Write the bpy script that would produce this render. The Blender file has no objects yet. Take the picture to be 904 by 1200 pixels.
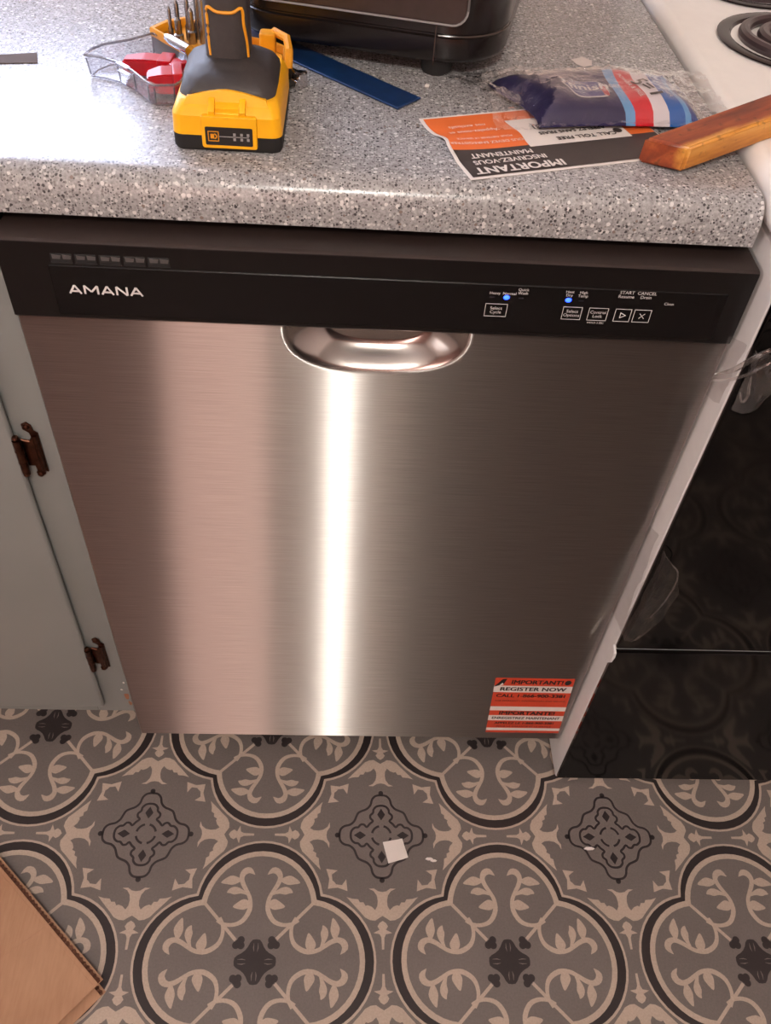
import bpy, bmesh, math, random
from mathutils import Vector, Matrix
S = bpy.context.scene
C = S.collection
random.seed(4)
PI = math.pi

# ------------------------------------------------------------------ camera
CAM_P = (-0.0347, -0.6151, 1.2365)
PITCH, YAW, ROLL, FPX = 0.8267, 0.0852, 0.0911, 1021.42
def camera():
    cy, sy = math.cos(YAW), math.sin(YAW); cp, sp = math.cos(PITCH), math.sin(PITCH)
    f = Vector((sy*cp, cy*cp, -sp)); r = Vector((cy, -sy, 0)); u = r.cross(f)
    c, s = math.cos(ROLL), math.sin(ROLL)
    r2 = r*c + u*s; u2 = u*c - r*s
    m = Matrix((( r2.x, u2.x, -f.x, CAM_P[0]), (r2.y, u2.y, -f.y, CAM_P[1]), (r2.z, u2.z, -f.z, CAM_P[2]), (0, 0, 0, 1)))
    cd = bpy.data.cameras.new('camera'); co = bpy.data.objects.new('camera', cd); C.objects.link(co)
    co.matrix_world = m
    cd.sensor_fit = 'VERTICAL'; cd.sensor_height = 24.0; cd.lens = 24.0*FPX/1200.0
    cd.clip_start = 0.02
    S.camera = co
camera()

# ------------------------------------------------------------------ light
w = bpy.data.worlds.new('world'); S.world = w; w.use_nodes = True
w.node_tree.nodes['Background'].inputs[0].default_value = (1.0, 0.9, 0.84, 1)
w.node_tree.nodes['Background'].inputs[1].default_value = 0.05
S.view_settings.view_transform = 'Standard'; S.view_settings.look = 'None'
S.view_settings.gamma = 1; S.view_settings.use_curve_mapping = False
S.view_settings.exposure = 0.72
WINDOW_EMIT = 8.0         # daylight in the window over the sink
LAMP_EMIT = 640.0          # glass globe of the ceiling lamp
SIDE_EMIT = 1.2            # fill light, a window added in the left wall
REAR_EMIT = 4.6            # window added behind the camera for the steel's pink band
LAMP_XY = (-0.025, -1.40)

# ------------------------------------------------------------------ materials
STEEL_A, STEEL_B, STEEL_MIX = (.34, -.88), (.42, -.74), .18
def lin(c):
    return tuple(((x/255.0)/12.92 if x/255.0 <= .04045 else (((x/255.0)+.055)/1.055)**2.4) for x in c) + (1.0,)
class N:
    def __init__(s, name):
        s.m = bpy.data.materials.new(name); s.m.use_nodes = True
        s.t = s.m.node_tree; s.b = s.t.nodes['Principled BSDF']; s.out = s.t.nodes['Material Output']
    def n(s, typ, **k):
        x = s.t.nodes.new(typ)
        for a, v in k.items():
            if a.startswith('i_'):
                key = a[2:]; key = int(key) if key.isdigit() else key.replace('_', ' ')
                x.inputs[key].default_value = v
            else: setattr(x, a, v)
        return x
    def l(s, a, b): s.t.links.new(a, b)
    def ramp(s, fac, stops, interp='LINEAR'):
        r = s.n('ShaderNodeValToRGB'); r.color_ramp.interpolation = interp
        e = r.color_ramp.elements
        while len(e) < len(stops): e.new(0.5)
        for q, (p, c) in zip(e, stops): q.position = p; q.color = c
        s.l(fac, r.inputs[0]); return r
    def mix(s, fac, a, b, blend='MIX'):
        x = s.n('ShaderNodeMix', data_type='RGBA', blend_type=blend)
        for inp, v in ((x.inputs[0], fac), (x.inputs[6], a), (x.inputs[7], b)):
            if hasattr(v, 'links') or isinstance(v, bpy.types.NodeSocket): s.l(v, inp)
            else: inp.default_value = v
        return x.outputs[2]
    def math(s, op, a, b=0.0, clamp=False):
        x = s.n('ShaderNodeMath', operation=op, use_clamp=clamp)
        for inp, v in ((x.inputs[0], a), (x.inputs[1], b)):
            if isinstance(v, bpy.types.NodeSocket): s.l(v, inp)
            else: inp.default_value = v
        return x.outputs[0]
    def coord(s, kind='Object'): return s.n('ShaderNodeTexCoord').outputs[kind]
    def bump(s, h, strength=.2, dist=.001):
        b = s.n('ShaderNodeBump', i_Strength=strength, i_Distance=dist); s.l(h, b.inputs['Height'])
        s.l(b.outputs[0], s.b.inputs['Normal'])
def noise(M, scale, detail=3, vec=None, rough=.5):
    x = M.n('ShaderNodeTexNoise', i_Scale=scale, i_Detail=detail, i_Roughness=rough)
    M.l(vec if vec else M.coord(), x.inputs['Vector']); return x.outputs['Fac']
def plain(name, rgb, rough=.5, metal=0.0, var=.06, scale=60, spec=.5, bump=0.0, coat=0.0):
    M = N(name); c = lin(rgb)
    f = noise(M, scale)
    lo = tuple(max(0, x*(1-var)) for x in c[:3]) + (1,); hi = tuple(min(1, x*(1+var)) for x in c[:3]) + (1,)
    r = M.ramp(f, [(.3, lo), (.7, hi)]); M.l(r.outputs[0], M.b.inputs['Base Color'])
    M.b.inputs['Roughness'].default_value = rough; M.b.inputs['Metallic'].default_value = metal
    M.b.inputs['Specular IOR Level'].default_value = spec; M.b.inputs['Coat Weight'].default_value = coat
    if bump: M.bump(noise(M, scale*6), bump)
    return M.m
def emit(name, rgb, strength):
    M = N(name); M.b.inputs['Base Color'].default_value = lin(rgb)
    M.b.inputs['Emission Color'].default_value = lin(rgb); M.b.inputs['Emission Strength'].default_value = strength
    return M.m
def laminate():
    M = N('speckled_laminate'); v = M.coord()
    base = M.ramp(noise(M, 330, 4, v, .7), [(.28, lin((124, 122, 122))), (.5, lin((156, 154, 154))), (.74, lin((184, 182, 182)))]).outputs[0]
    def specks(scale, amount, colour, prev, sz):
        vo = M.n('ShaderNodeTexVoronoi', i_Scale=scale, i_Randomness=1.0); M.l(v, vo.inputs['Vector'])
        wob = M.math('ADD', vo.outputs['Distance'], M.math('MULTIPLY', M.math('SUBTRACT', noise(M, scale*2.2, 2, v), .5), .35))
        sep = M.n('ShaderNodeSeparateColor'); M.l(vo.outputs['Color'], sep.inputs[0])
        a = M.math('LESS_THAN', sep.outputs[0], amount); b = M.math('LESS_THAN', wob, sz)
        k = M.math('MULTIPLY', a, b)
        return M.mix(k, prev, lin(colour))
    c = specks(400, .40, (124, 120, 120), base, .42)
    c = specks(330, .26, (194, 191, 190), c, .42)
    c = specks(520, .26, (86, 84, 85), c, .40)
    c = specks(230, .13, (208, 205, 204), c, .38)
    c = specks(290, .12, (72, 69, 71), c, .36)
    c = specks(250, .04, (128, 114, 108), c, .34)
    M.l(c, M.b.inputs['Base Color']); M.b.inputs['Roughness'].default_value = .27
    M.bump(noise(M, 500, 2, v), .05, .0005)
    return M.m
def stainless(name, rough, aniso, grain=True, rgb=(178, 168, 164)):
    M = N(name); v = M.coord()
    if not aniso:
        M.b.inputs['Metallic'].default_value = 1.0
        M.b.inputs['Base Color'].default_value = lin(rgb); M.b.inputs['Roughness'].default_value = rough
        return M.m
    # horizontally brushed sheet: two lobes, both drawn out upright across the grain
    M.t.nodes.remove(M.b)
    mp = M.n('ShaderNodeMapping'); mp.inputs['Scale'].default_value = (16, 16, 1500); M.l(v, mp.inputs['Vector'])
    f = noise(M, 1.0, 4, mp.outputs[0], .65); c = lin(rgb)
    r = M.ramp(f, [(.3, tuple(x*.84 for x in c[:3])+(1,)), (.7, tuple(min(1, x*1.14) for x in c[:3])+(1,))])
    t = M.n('ShaderNodeTangent', direction_type='UV_MAP', uv_map='UVMap')
    def lobe(rg, an):
        g = M.n('ShaderNodeBsdfAnisotropic', distribution='GGX'); g.inputs['Roughness'].default_value = rg; g.inputs['Anisotropy'].default_value = an
        M.l(r.outputs[0], g.inputs['Color']); M.l(t.outputs[0], g.inputs['Tangent']); return g
    a1, a2 = lobe(STEEL_A[0], STEEL_A[1]), lobe(STEEL_B[0], STEEL_B[1])
    mx = M.n('ShaderNodeMixShader', i_0=STEEL_MIX); M.l(a1.outputs[0], mx.inputs[1]); M.l(a2.outputs[0], mx.inputs[2]); at = M.n('ShaderNodeAttribute', attribute_name='drawn')
    pk = M.n('ShaderNodeBsdfGlossy', i_Roughness=.18); pk.inputs['Color'].default_value = lin((170, 163, 160))
    m2 = M.n('ShaderNodeMixShader'); M.l(at.outputs['Fac'], m2.inputs[0]); M.l(mx.outputs[0], m2.inputs[1]); M.l(pk.outputs[0], m2.inputs[2])
    M.l(m2.outputs[0], M.out.inputs[0])
    return M.m
def clear_film(name, tint, gloss, rough=.12, haze=0.0, wrinkle=0.0, scale=90):
    M = N(name); t = M.t; t.nodes.remove(M.b)
    tr = M.n('ShaderNodeBsdfTransparent'); tr.inputs[0].default_value = tint + (1,)
    gl = M.n('ShaderNodeBsdfGlossy'); gl.inputs['Roughness'].default_value = rough; gl.inputs[0].default_value = (1, 1, 1, 1)
    fr = M.n('ShaderNodeFresnel'); ge = M.n('ShaderNodeNewGeometry')
    M.l(M.math('SUBTRACT', 1.5, M.math('MULTIPLY', ge.outputs['Backfacing'], 1.5-1/1.5)), fr.inputs['IOR'])
    if wrinkle:
        b = M.n('ShaderNodeBump', i_Strength=wrinkle, i_Distance=.004); M.l(noise(M, scale, 3), b.inputs['Height'])
        M.l(b.outputs[0], gl.inputs['Normal']); M.l(b.outputs[0], fr.inputs['Normal'])
    k = M.math('MULTIPLY', fr.outputs[0], gloss, True)
    mx = M.n('ShaderNodeMixShader'); M.l(k, mx.inputs[0]); M.l(tr.outputs[0], mx.inputs[1]); M.l(gl.outputs[0], mx.inputs[2])
    last = mx.outputs[0]
    if haze:
        d = M.n('ShaderNodeBsdfTranslucent'); d.inputs[0].default_value = (.8, .78, .76, 1)
        d2 = M.n('ShaderNodeBsdfDiffuse'); d2.inputs[0].default_value = (.8, .78, .76, 1)
        ad = M.n('ShaderNodeMixShader', i_0=.5); M.l(d.outputs[0], ad.inputs[1]); M.l(d2.outputs[0], ad.inputs[2])
        m2 = M.n('ShaderNodeMixShader'); m2.inputs[0].default_value = haze
        if wrinkle:
            h = M.math('MULTIPLY', M.math('POWER', noise(M, scale*.6, 4), 2.0), haze*3.2, True); M.l(h, m2.inputs[0])
        M.l(last, m2.inputs[1]); M.l(ad.outputs[0], m2.inputs[2]); last = m2.outputs[0]
    M.l(last, M.out.inputs[0]); return M.m
def wood_mat():
    M = N('stained_wood'); v = M.coord()
    mp = M.n('ShaderNodeMapping'); mp.inputs['Scale'].default_value = (14, 90, 90); M.l(v, mp.inputs['Vector'])
    f = noise(M, 1.0, 5, mp.outputs[0], .6)
    grain = M.ramp(f, [(.25, lin((88, 30, 14))), (.5, lin((136, 58, 26))), (.75, lin((172, 90, 44)))]).outputs[0]
    g2 = M.ramp(f, [(.25, lin((150, 84, 30))), (.5, lin((200, 134, 52))), (.75, lin((220, 164, 80)))]).outputs[0]
    sep = M.n('ShaderNodeSeparateXYZ'); M.l(v, sep.inputs[0])
    # the stain has worn off the long front face (local -y side)
    wear = M.math('ADD', M.math('MULTIPLY', sep.outputs[1], -160), M.math('MULTIPLY', M.math('SUBTRACT', noise(M, 55, 3, v), .5), 2.2))
    k = M.math('SUBTRACT', wear, 1.3, True)
    c = M.mix(k, grain, g2)
    spots = M.ramp(noise(M, 110, 3, v), [(.60, (0, 0, 0, 1)), (.74, (1, 1, 1, 1))]).outputs[0]
    c = M.mix(M.math('MULTIPLY', spots, .7), c, lin((70, 34, 16)))
    M.l(c, M.b.inputs['Base Color']); M.b.inputs['Roughness'].default_value = .38
    M.bump(f, .25, .0008); return M.m
def cabinet_paint():
    M = N('grey_green_paint'); v = M.coord()
    c = M.ramp(noise(M, 4, 3, v), [(.3, lin((122, 125, 123))), (.7, lin((130, 132, 130)))]).outputs[0]
    f = noise(M, 30, 5, v, .7)
    sep = M.n('ShaderNodeSeparateXYZ'); M.l(M.coord(), sep.inputs[0])
    M.l(c, M.b.inputs['Base Color']); M.b.inputs['Roughness'].default_value = .42
    M.bump(noise(M, 160, 3, v), .06, .0006); return M.m
def cardboard_mat():
    M = N('kraft_cardboard'); v = M.coord()
    mp = M.n('ShaderNodeMapping'); mp.inputs['Scale'].default_value = (300, 40, 40); M.l(v, mp.inputs['Vector'])
    f = M.math('ADD', M.math('MULTIPLY', noise(M, 1, 4, mp.outputs[0]), .35), M.math('MULTIPLY', noise(M, 12, 4, v), .65))
    c = M.ramp(f, [(.3, lin((160, 118, 90))), (.7, lin((182, 142, 112)))]).outputs[0]
    M.l(c, M.b.inputs['Base Color']); M.b.inputs['Roughness'].default_value = .8; M.bump(f, .1, .0005); return M.m
def vinyl(name, rgb, rough=.42):
    M = N(name); v = M.coord()
    f = M.math('ADD', M.math('MULTIPLY', noise(M, 380, 3, v), .6), M.math('MULTIPLY', noise(M, 9, 4, v), .4))
    c = lin(rgb)
    r = M.ramp(f, [(.3, tuple(x*.86 for x in c[:3])+(1,)), (.7, tuple(x*1.12 for x in c[:3])+(1,))])
    M.l(r.outputs[0], M.b.inputs['Base Color']); M.b.inputs['Roughness'].default_value = rough
    return M.m

m_lam = laminate()
m_steel = stainless('brushed_stainless', .42, .92, True, (160, 153, 149))
m_steel_edge = stainless('stainless_edge', .3, 0.0, False)
m_black = plain('gloss_black_plastic', (15, 12, 12), .30, var=.05, spec=.35)
m_black_panel = plain('black_control_strip', (10, 8, 9), .18, var=.04, spec=.35)
m_blackmatte = plain('matt_black', (18, 17, 17), .7)
m_glass_black = plain('black_oven_glass', (5, 4, 4), .06, var=.03, spec=.28)
m_glass_drawer = plain('black_drawer_enamel', (6, 5, 5), .10, var=.03, spec=.28)
m_white_print = plain('white_print', (212, 208, 206), .5)
m_grey_print = plain('grey_print', (150, 147, 146), .5)
m_led = emit('blue_indicator', (28, 58, 255), 6.0)
m_enamel = plain('white_enamel', (242, 240, 236), .22, var=.015)
m_enamel_side = plain('white_side_panel', (228, 227, 226), .35, var=.03)
m_paint = cabinet_paint()
m_copper = plain('aged_copper', (84, 54, 42), .30, 1.0, var=.35, scale=180)
m_chrome = plain('chrome', (200, 200, 202), .14, 1.0)
m_steelbit = plain('tool_steel', (150, 146, 144), .26, 1.0)
m_yellow = plain('yellow_plastic', (246, 178, 8), .42, var=.04)
m_amber = plain('amber_plastic', (222, 148, 20), .4, var=.05)
m_tray = plain('smoky_plastic', (96, 92, 90), .3)
m_rubber = plain('dark_rubber', (52, 47, 47), .55, var=.10, scale=300, bump=.15)
m_red = plain('red_plastic', (172, 10, 26), .3)
m_blue = plain('blue_coated_steel', (22, 54, 98), .34, .3, var=.2)
m_orange = plain('orange_print', (226, 110, 50), .55, var=.03)
m_sticker = plain('orange_sticker_print', (206, 68, 38), .5, var=.04)
m_darkprint = plain('charcoal_print', (58, 50, 48), .55)
m_blackprint = plain('black_print', (24, 20, 20), .55)
m_paper = plain('white_paper', (224, 216, 210), .65, var=.02)
m_case = clear_film('clear_polycarbonate', (.93, .93, .945), 1.2, .06, haze=.008)
m_caserim = clear_film('clear_rim', (.42, .42, .46), 1.8, .06, haze=.10)
m_film = clear_film('torn_protective_film', (.90, .90, .90), 1.3, .10, haze=.006, wrinkle=.3, scale=60)
m_film2 = clear_film('crumpled_film', (.88, .87, .87), 1.6, .12, haze=.06, wrinkle=.6, scale=70)
m_wrap = clear_film('crinkled_wrapper', (.975, .97, .97), 1.8, .05, haze=.008, wrinkle=.5, scale=95)
m_wood = wood_mat()
m_card = cardboard_mat()
m_card_in = plain('cardboard_flute', (92, 56, 38), .85)
m_wall = plain('warm_white_paint', (222, 206, 198), .7, var=.02)
m_ceil = plain('ceiling_paint', (220, 212, 204), .8, var=.02)
m_trim = plain('white_trim', (226, 222, 218), .4, var=.02)
m_daylight = emit('daylight_pane', (214, 226, 255), WINDOW_EMIT)
m_lamp = emit('lamp_opal', (252, 250, 242), LAMP_EMIT)
m_side_fill = emit('side_fill_pane', (255, 246, 240), SIDE_EMIT)
m_rear_fill = emit('rear_fill_pane', (255, 214, 200), REAR_EMIT)
v_grey = vinyl('vinyl_grey', (110, 102, 98))
v_grey2 = vinyl('vinyl_grey_medallion', (114, 105, 101))
v_cream = vinyl('vinyl_cream', (180, 163, 148))
v_dark = vinyl('vinyl_charcoal', (46, 39, 39))
m_app = plain('appliance_black', (22, 17, 16), .2, var=.06)
m_app_panel = plain('appliance_brown_panel', (58, 46, 42), .22, var=.12)

# ------------------------------------------------------------------ helpers
def tag(o, label=None, cat=None, group=None, kind=None):
    if label: o['label'] = label
    if cat: o['category'] = cat
    if group: o['group'] = group
    if kind: o['kind'] = kind
    return o
def root(name, loc, label, cat, group=None):
    o = bpy.data.objects.new(name, None); o.empty_display_size = .03; C.objects.link(o); o.location = loc
    return tag(o, label, cat, group)
def wloc(o):
    v = Vector(o.location)
    while o.parent: o = o.parent; v += Vector(o.location)
    return v
def obj(name, bm, mats, parent=None, smooth=35, origin=None):
    """bm or mesh in world coordinates -> one mesh object (origin at the parent's, or given)"""
    me = bm
    if isinstance(bm, bmesh.types.BMesh):
        me = bpy.data.meshes.new(name); bm.normal_update(); bm.to_mesh(me); bm.free()
    if not isinstance(mats, (list, tuple)): mats = [mats]
    for m in mats: me.materials.append(m)
    o = bpy.data.objects.new(name, me); C.objects.link(o)
    base = wloc(parent) if parent else Vector((0, 0, 0))
    at = Vector(origin) if origin is not None else base
    me.transform(Matrix.Translation(-at))
    if parent: o.parent = parent
    o.location = at - base
    if smooth:
        me.polygons.foreach_set('use_smooth', [True]*len(me.polygons))
        me.set_sharp_from_angle(angle=math.radians(smooth))
        wn = o.modifiers.new('weighted_normal', 'WEIGHTED_NORMAL'); wn.keep_sharp = True; wn.weight = 60
    return o
def B(): return bmesh.new()
def box(bm, x0, x1, y0, y1, z0, z1, bev=0.0, seg=2, mi=0):
    t = bmesh.new()
    bmesh.ops.create_cube(t, size=1)
    for v in t.verts: v.co = Vector((x0+(v.co.x+.5)*(x1-x0), y0+(v.co.y+.5)*(y1-y0), z0+(v.co.z+.5)*(z1-z0)))
    if bev: bmesh.ops.bevel(t, geom=t.edges[:], offset=bev, segments=seg, profile=.5, affect='EDGES')
    return join(bm, t, mi)
def join(bm, t, mi=None, mat=None):
    vm = []
    for v in t.verts: vm.append(bm.verts.new(mat @ v.co if mat else v.co))
    t.verts.index_update(); fs = []
    for f in t.faces:
        try:
            g = bm.faces.new([vm[v.index] for v in f.verts])
        except ValueError: continue
        g.material_index = f.material_index if mi is None else mi; g.smooth = f.smooth; fs.append(g)
    t.free(); return fs
def prism(bm, poly, h0, h1, axis='z', bev=0.0, seg=2, mi=0):
    """extrude a 2D outline between h0 and h1 along an axis"""
    t = bmesh.new()
    def P(a, b, h): return {'z': (a, b, h), 'y': (a, h, b), 'x': (h, a, b)}[axis]
    lo = [t.verts.new(P(a, b, h0)) for a, b in poly]; hi = [t.verts.new(P(a, b, h1)) for a, b in poly]
    n = len(poly); t.faces.new(lo[::-1]); t.faces.new(hi)
    for i in range(n): t.faces.new((lo[i], lo[(i+1) % n], hi[(i+1) % n], hi[i]))
    bmesh.ops.recalc_face_normals(t, faces=t.faces[:])
    if bev:
        ed = [e for e in t.edges if (e.verts[0] in lo and e.verts[1] in lo) or (e.verts[0] in hi and e.verts[1] in hi)]
        bmesh.ops.bevel(t, geom=ed, offset=bev, segments=seg, profile=.5, affect='EDGES')
    return join(bm, t, mi)
def lathe(bm, prof, cx, cy, cz, n=32, mi=0, mat=None):
    t = bmesh.new(); rings = []
    for r, z in prof:
        rings.append([t.verts.new((r*math.cos(2*PI*k/n), r*math.sin(2*PI*k/n), z)) for k in range(n)] if r > 1e-6 else [t.verts.new((0, 0, z))])
    for a, b in zip(rings, rings[1:]):
        for k in range(n):
            q = [a[k % len(a)], a[(k+1) % len(a)], b[(k+1) % len(b)], b[k % len(b)]]
            u = []
            for v in q:
                if v not in u: u.append(v)
            if len(u) > 2:
                try: t.faces.new(u)
                except ValueError: pass
    bmesh.ops.recalc_face_normals(t, faces=t.faces[:])
    M = Matrix.Translation((cx, cy, cz)) @ (mat if mat else Matrix())
    return join(bm, t, mi, M)
def tube(bm, pts, r, n=10, closed=False, mi=0):
    pts = [Vector(p) for p in pts]; m = len(pts); rings = []
    up = Vector((0, 0, 1))
    for i, p in enumerate(pts):
        a = pts[(i-1) % m] if closed or i > 0 else p; b = pts[(i+1) % m] if closed or i < m-1 else p
        d = (b-a).normalized(); s = d.cross(up)
        if s.length < 1e-4: s = Vector((1, 0, 0))
        s.normalize(); u = s.cross(d)
        rr = r[i] if isinstance(r, (list, tuple)) else r
        rings.append([bm.verts.new(p + (s*math.cos(2*PI*k/n)+u*math.sin(2*PI*k/n))*rr) for k in range(n)])
    fs = []
    for i in range(m if closed else m-1):
        A, D = rings[i], rings[(i+1) % m]
        for k in range(n): fs.append(bm.faces.new((A[k], A[(k+1) % n], D[(k+1) % n], D[k])))
    if not closed: fs += [bm.faces.new(rings[0][::-1]), bm.faces.new(rings[-1])]
    for f in fs: f.material_index = mi
    bmesh.ops.recalc_face_normals(bm, faces=fs); return fs
def rrect(x0, x1, y0, y1, r, n=5):
    o = []
    for cx, cy, a in ((x1-r, y1-r, 0), (x0+r, y1-r, 90), (x0+r, y0+r, 180), (x1-r, y0+r, 270)):
        for k in range(n+1):
            t = math.radians(a+90*k/n); o.append((cx+r*math.cos(t), cy+r*math.sin(t)))
    return o
def loft(bm, sections, mi=0, cap=True):
    """sections: equally long lists of 3D points"""
    rs = [[bm.verts.new(p) for p in s] for s in sections]; n = len(rs[0]); fs = []
    for a, b in zip(rs, rs[1:]):
        for k in range(n): fs.append(bm.faces.new((a[k], a[(k+1) % n], b[(k+1) % n], b[k])))
    if cap: fs += [bm.faces.new(rs[0][::-1]), bm.faces.new(rs[-1])]
    for f in fs: f.material_index = mi
    bmesh.ops.recalc_face_normals(bm, faces=fs); return fs
def flat(bm, pts3, mi=0):
    f = bm.faces.new([bm.verts.new(p) for p in pts3]); f.material_index = mi; return f
def catmull(p, sub=4, closed=False):
    o = []; n = len(p)
    for i in range(n if closed else n-1):
        a, b, c, d = (p[(i-1) % n] if closed or i > 0 else p[0]), p[i], p[(i+1) % n], (p[(i+2) % n] if closed or i+2 < n else p[-1])
        for k in range(sub):
            t = k/sub
            o.append(tuple(.5*((2*b[j])+(-a[j]+c[j])*t+(2*a[j]-5*b[j]+4*c[j]-d[j])*t*t+(-a[j]+3*b[j]-3*c[j]+d[j])*t**3) for j in range(len(b))))
    if not closed: o.append(tuple(p[-1]))
    return o
def ribbon(pts, w):
    """2D polyline with widths -> outline polygon"""
    L, R = [], []; n = len(pts)
    for i, p in enumerate(pts):
        a = pts[max(0, i-1)]; b = pts[min(n-1, i+1)]
        dx, dy = b[0]-a[0], b[1]-a[1]; l = math.hypot(dx, dy) or 1
        h = (w[i] if isinstance(w, (list, tuple)) else w)*.5
        L.append((p[0]-dy/l*h, p[1]+dx/l*h)); R.append((p[0]+dy/l*h, p[1]-dx/l*h))
    return L + R[::-1]
def text_mesh(body, size, M, bold=0.0, spacing=1.0, sx=1.0, align='CENTER', shear=0.0):
    cu = bpy.data.curves.new('lettering', 'FONT'); cu.body = body; cu.size = size
    cu.align_x = align; cu.align_y = 'CENTER'; cu.space_character = spacing; cu.resolution_u = 3; cu.shear = shear
    cu.space_line = .9
    o = bpy.data.objects.new('lettering', cu); C.objects.link(o)
    bpy.context.view_layer.update()
    me = bpy.data.meshes.new_from_object(o.evaluated_get(bpy.context.evaluated_depsgraph_get()))
    bpy.data.objects.remove(o); bpy.data.curves.remove(cu)
    if bold:                              # heavier strokes: the outline repeated a hair to each side
        b = B(); n = 0
        for k, (dx, dy) in enumerate(((0, 0), (-1, -.5), (1, .5), (-1, .6), (1, -.6))):
            b.from_mesh(me); b.verts.ensure_lookup_table()
            for v in b.verts[n:]: v.co += Vector((dx*bold/sx, dy*bold, .00003*k))
            n = len(b.verts)
        b.to_mesh(me); b.free()
    me.transform(M @ Matrix.Scale(sx, 4, (1, 0, 0)))
    return me
def join_mesh(bm, me, mi=0):
    n0 = len(bm.faces); bm.from_mesh(me); bm.faces.ensure_lookup_table()
    for f in bm.faces[n0:]: f.material_index = mi
    bpy.data.meshes.remove(me)
def front_M(x, y, z):                   # writing on a plane that faces -y
    return Matrix.Translation((x, y, z)) @ Matrix.Rotation(PI/2, 4, 'X')

# ------------------------------------------------------------------ the room
def room():
    X0, X1, Y0, Y1, H = -1.75, 1.50, -2.10, 0.66, 2.40
    def wall(name, *a):
        b = B(); box(b, *a); return tag(obj(name, b, m_wall), kind='structure')
    # back wall with the window opening over the sink
    wx0, wx1, wz0, wz1 = -1.25, -.30, 1.07, 1.75
    b = B()
    box(b, X0, wx0, Y1, Y1+.1, 0, H); box(b, wx1, X1, Y1, Y1+.1, 0, H)
    box(b, wx0, wx1, Y1, Y1+.1, 0, wz0); box(b, wx0, wx1, Y1, Y1+.1, wz1, H)
    tag(obj('wall_back', b, m_wall), kind='structure')
    ly0, ly1, lz0, lz1 = -1.55, -.55, .85, 1.95
    b = B()
    box(b, X0-.1, X0, Y0, ly0, 0, H); box(b, X0-.1, X0, ly1, Y1+.1, 0, H); box(b, X0-.1, X0, ly0, ly1, 0, lz0); box(b, X0-.1, X0, ly0, ly1, lz1, H)
    tag(obj('wall_left', b, m_wall), kind='structure')
    b = B(); ym = (ly0+ly1)/2
    for a in ((ly0, ly0+.04, lz0, lz1), (ly1-.04, ly1, lz0, lz1), (ly0+.04, ly1-.04, lz0, lz0+.04), (ly0+.04, ly1-.04, lz1-.04, lz1), (ly0+.04, ly1-.04, 1.39, 1.42)):
        box(b, X0-.06, X0+.012, a[0], a[1], a[2], a[3], .003, 1)
    w2 = tag(obj('added_side_window', b, m_trim), kind='structure')  # unseen window added to brighten the range's white side from the left
    b = B(); box(b, X0-.05, X0-.044, ly0+.03, ly1-.03, lz0+.03, lz1-.03); obj('pane', b, m_side_fill, w2)
    wall('wall_right', X1, X1+.1, Y0, Y1+.1, 0, H)
    fx0, fx1, fz0, fz1 = -.67, -.23, .70, 1.98
    b = B()
    box(b, X0-.1, fx0, Y0-.1, Y0, 0, H); box(b, fx1, X1+.1, Y0-.1, Y0, 0, H); box(b, fx0, fx1, Y0-.1, Y0, 0, fz0); box(b, fx0, fx1, Y0-.1, Y0, fz1, H)
    tag(obj('wall_front', b, plain('brown_panelling', (150, 106, 92), .6)), kind='structure')
    b = B()
    for a in ((fx0, fx0+.04, fz0, fz1), (fx1-.04, fx1, fz0, fz1), (fx0+.04, fx1-.04, fz0, fz0+.04), (fx0+.04, fx1-.04, fz1-.04, fz1), (fx0+.04, fx1-.04, 1.36, 1.385)):
        box(b, a[0], a[1], Y0-.06, Y0+.012, a[2], a[3], .003, 1)
    w3 = tag(obj('added_rear_window', b, plain('dark_added_frame', (60, 44, 40), .5)), kind='structure')  # unseen window added so its glow makes a pink band in the steel
    for pa, pb in ((fx0+.03, fx1-.03),):
        b = B(); box(b, pa, pb, Y0-.05, Y0-.044, fz0+.03, fz1-.03); obj('pane', b, m_rear_fill, w3)
    b = B(); box(b, X0-.1, X1+.1, Y0-.1, Y1+.1, H, H+.05); tag(obj('ceiling', b, m_ceil), kind='structure')
    b = B(); xm = (wx0+wx1)/2
    for a in ((wx0, wx0+.035, wz0, wz1), (wx1-.035, wx1, wz0, wz1), (wx0+.035, wx1-.035, wz0, wz0+.03), (wx0+.035, wx1-.035, wz1-.035, wz1), (wx0+.035, wx1-.035, 1.40, 1.425)):
        box(b, a[0], a[1], Y1-.012, Y1+.06, a[2], a[3], .003, 1)
    win = tag(obj('window_1', b, m_trim), kind='structure')
    b = B(); box(b, wx0+.03, wx1-.03, Y1+.04, Y1+.046, wz0+.025, wz1-.03); obj('pane', b, m_daylight, win)
    # unseen slab door, added to darken the right of the steel's reflection
    b = B(); box(b, .20, 1.40, Y0+.001, Y0+.04, .01, 2.10, .003, 1)
    tag(obj('added_dark_door', b, plain('dark_reflection_door', (44, 30, 27), .5)), kind='structure')
    for n, xa, xb in (('baseboard_left', X0, X0+.012), ('baseboard_right', X1-.012, X1)):
        b = B(); box(b, xa, xb, Y0, -.05, 0, .09, .003, 1); tag(obj(n, b, m_trim), kind='structure')
room()

def ceiling_lamp():
    x, y = LAMP_XY
    r = root('ceiling_light', (x, y, 2.40), 'bare round globe lamp under a small white ceiling rose', 'lamp')
    b = B(); lathe(b, [(0, 0), (.06, 0), (.062, -.012), (.03, -.03), (.022, -.06), (0, -.06)], x, y, 2.40, 32); obj('lamp_base', b, m_trim, r)
    b = B(); lathe(b, [(.040*math.sin(k*PI/16), -.096+.040*math.cos(k*PI/16)) for k in range(1, 17)], x, y, 2.40, 32); obj('globe', b, m_lamp, r)
ceiling_lamp()

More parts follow.
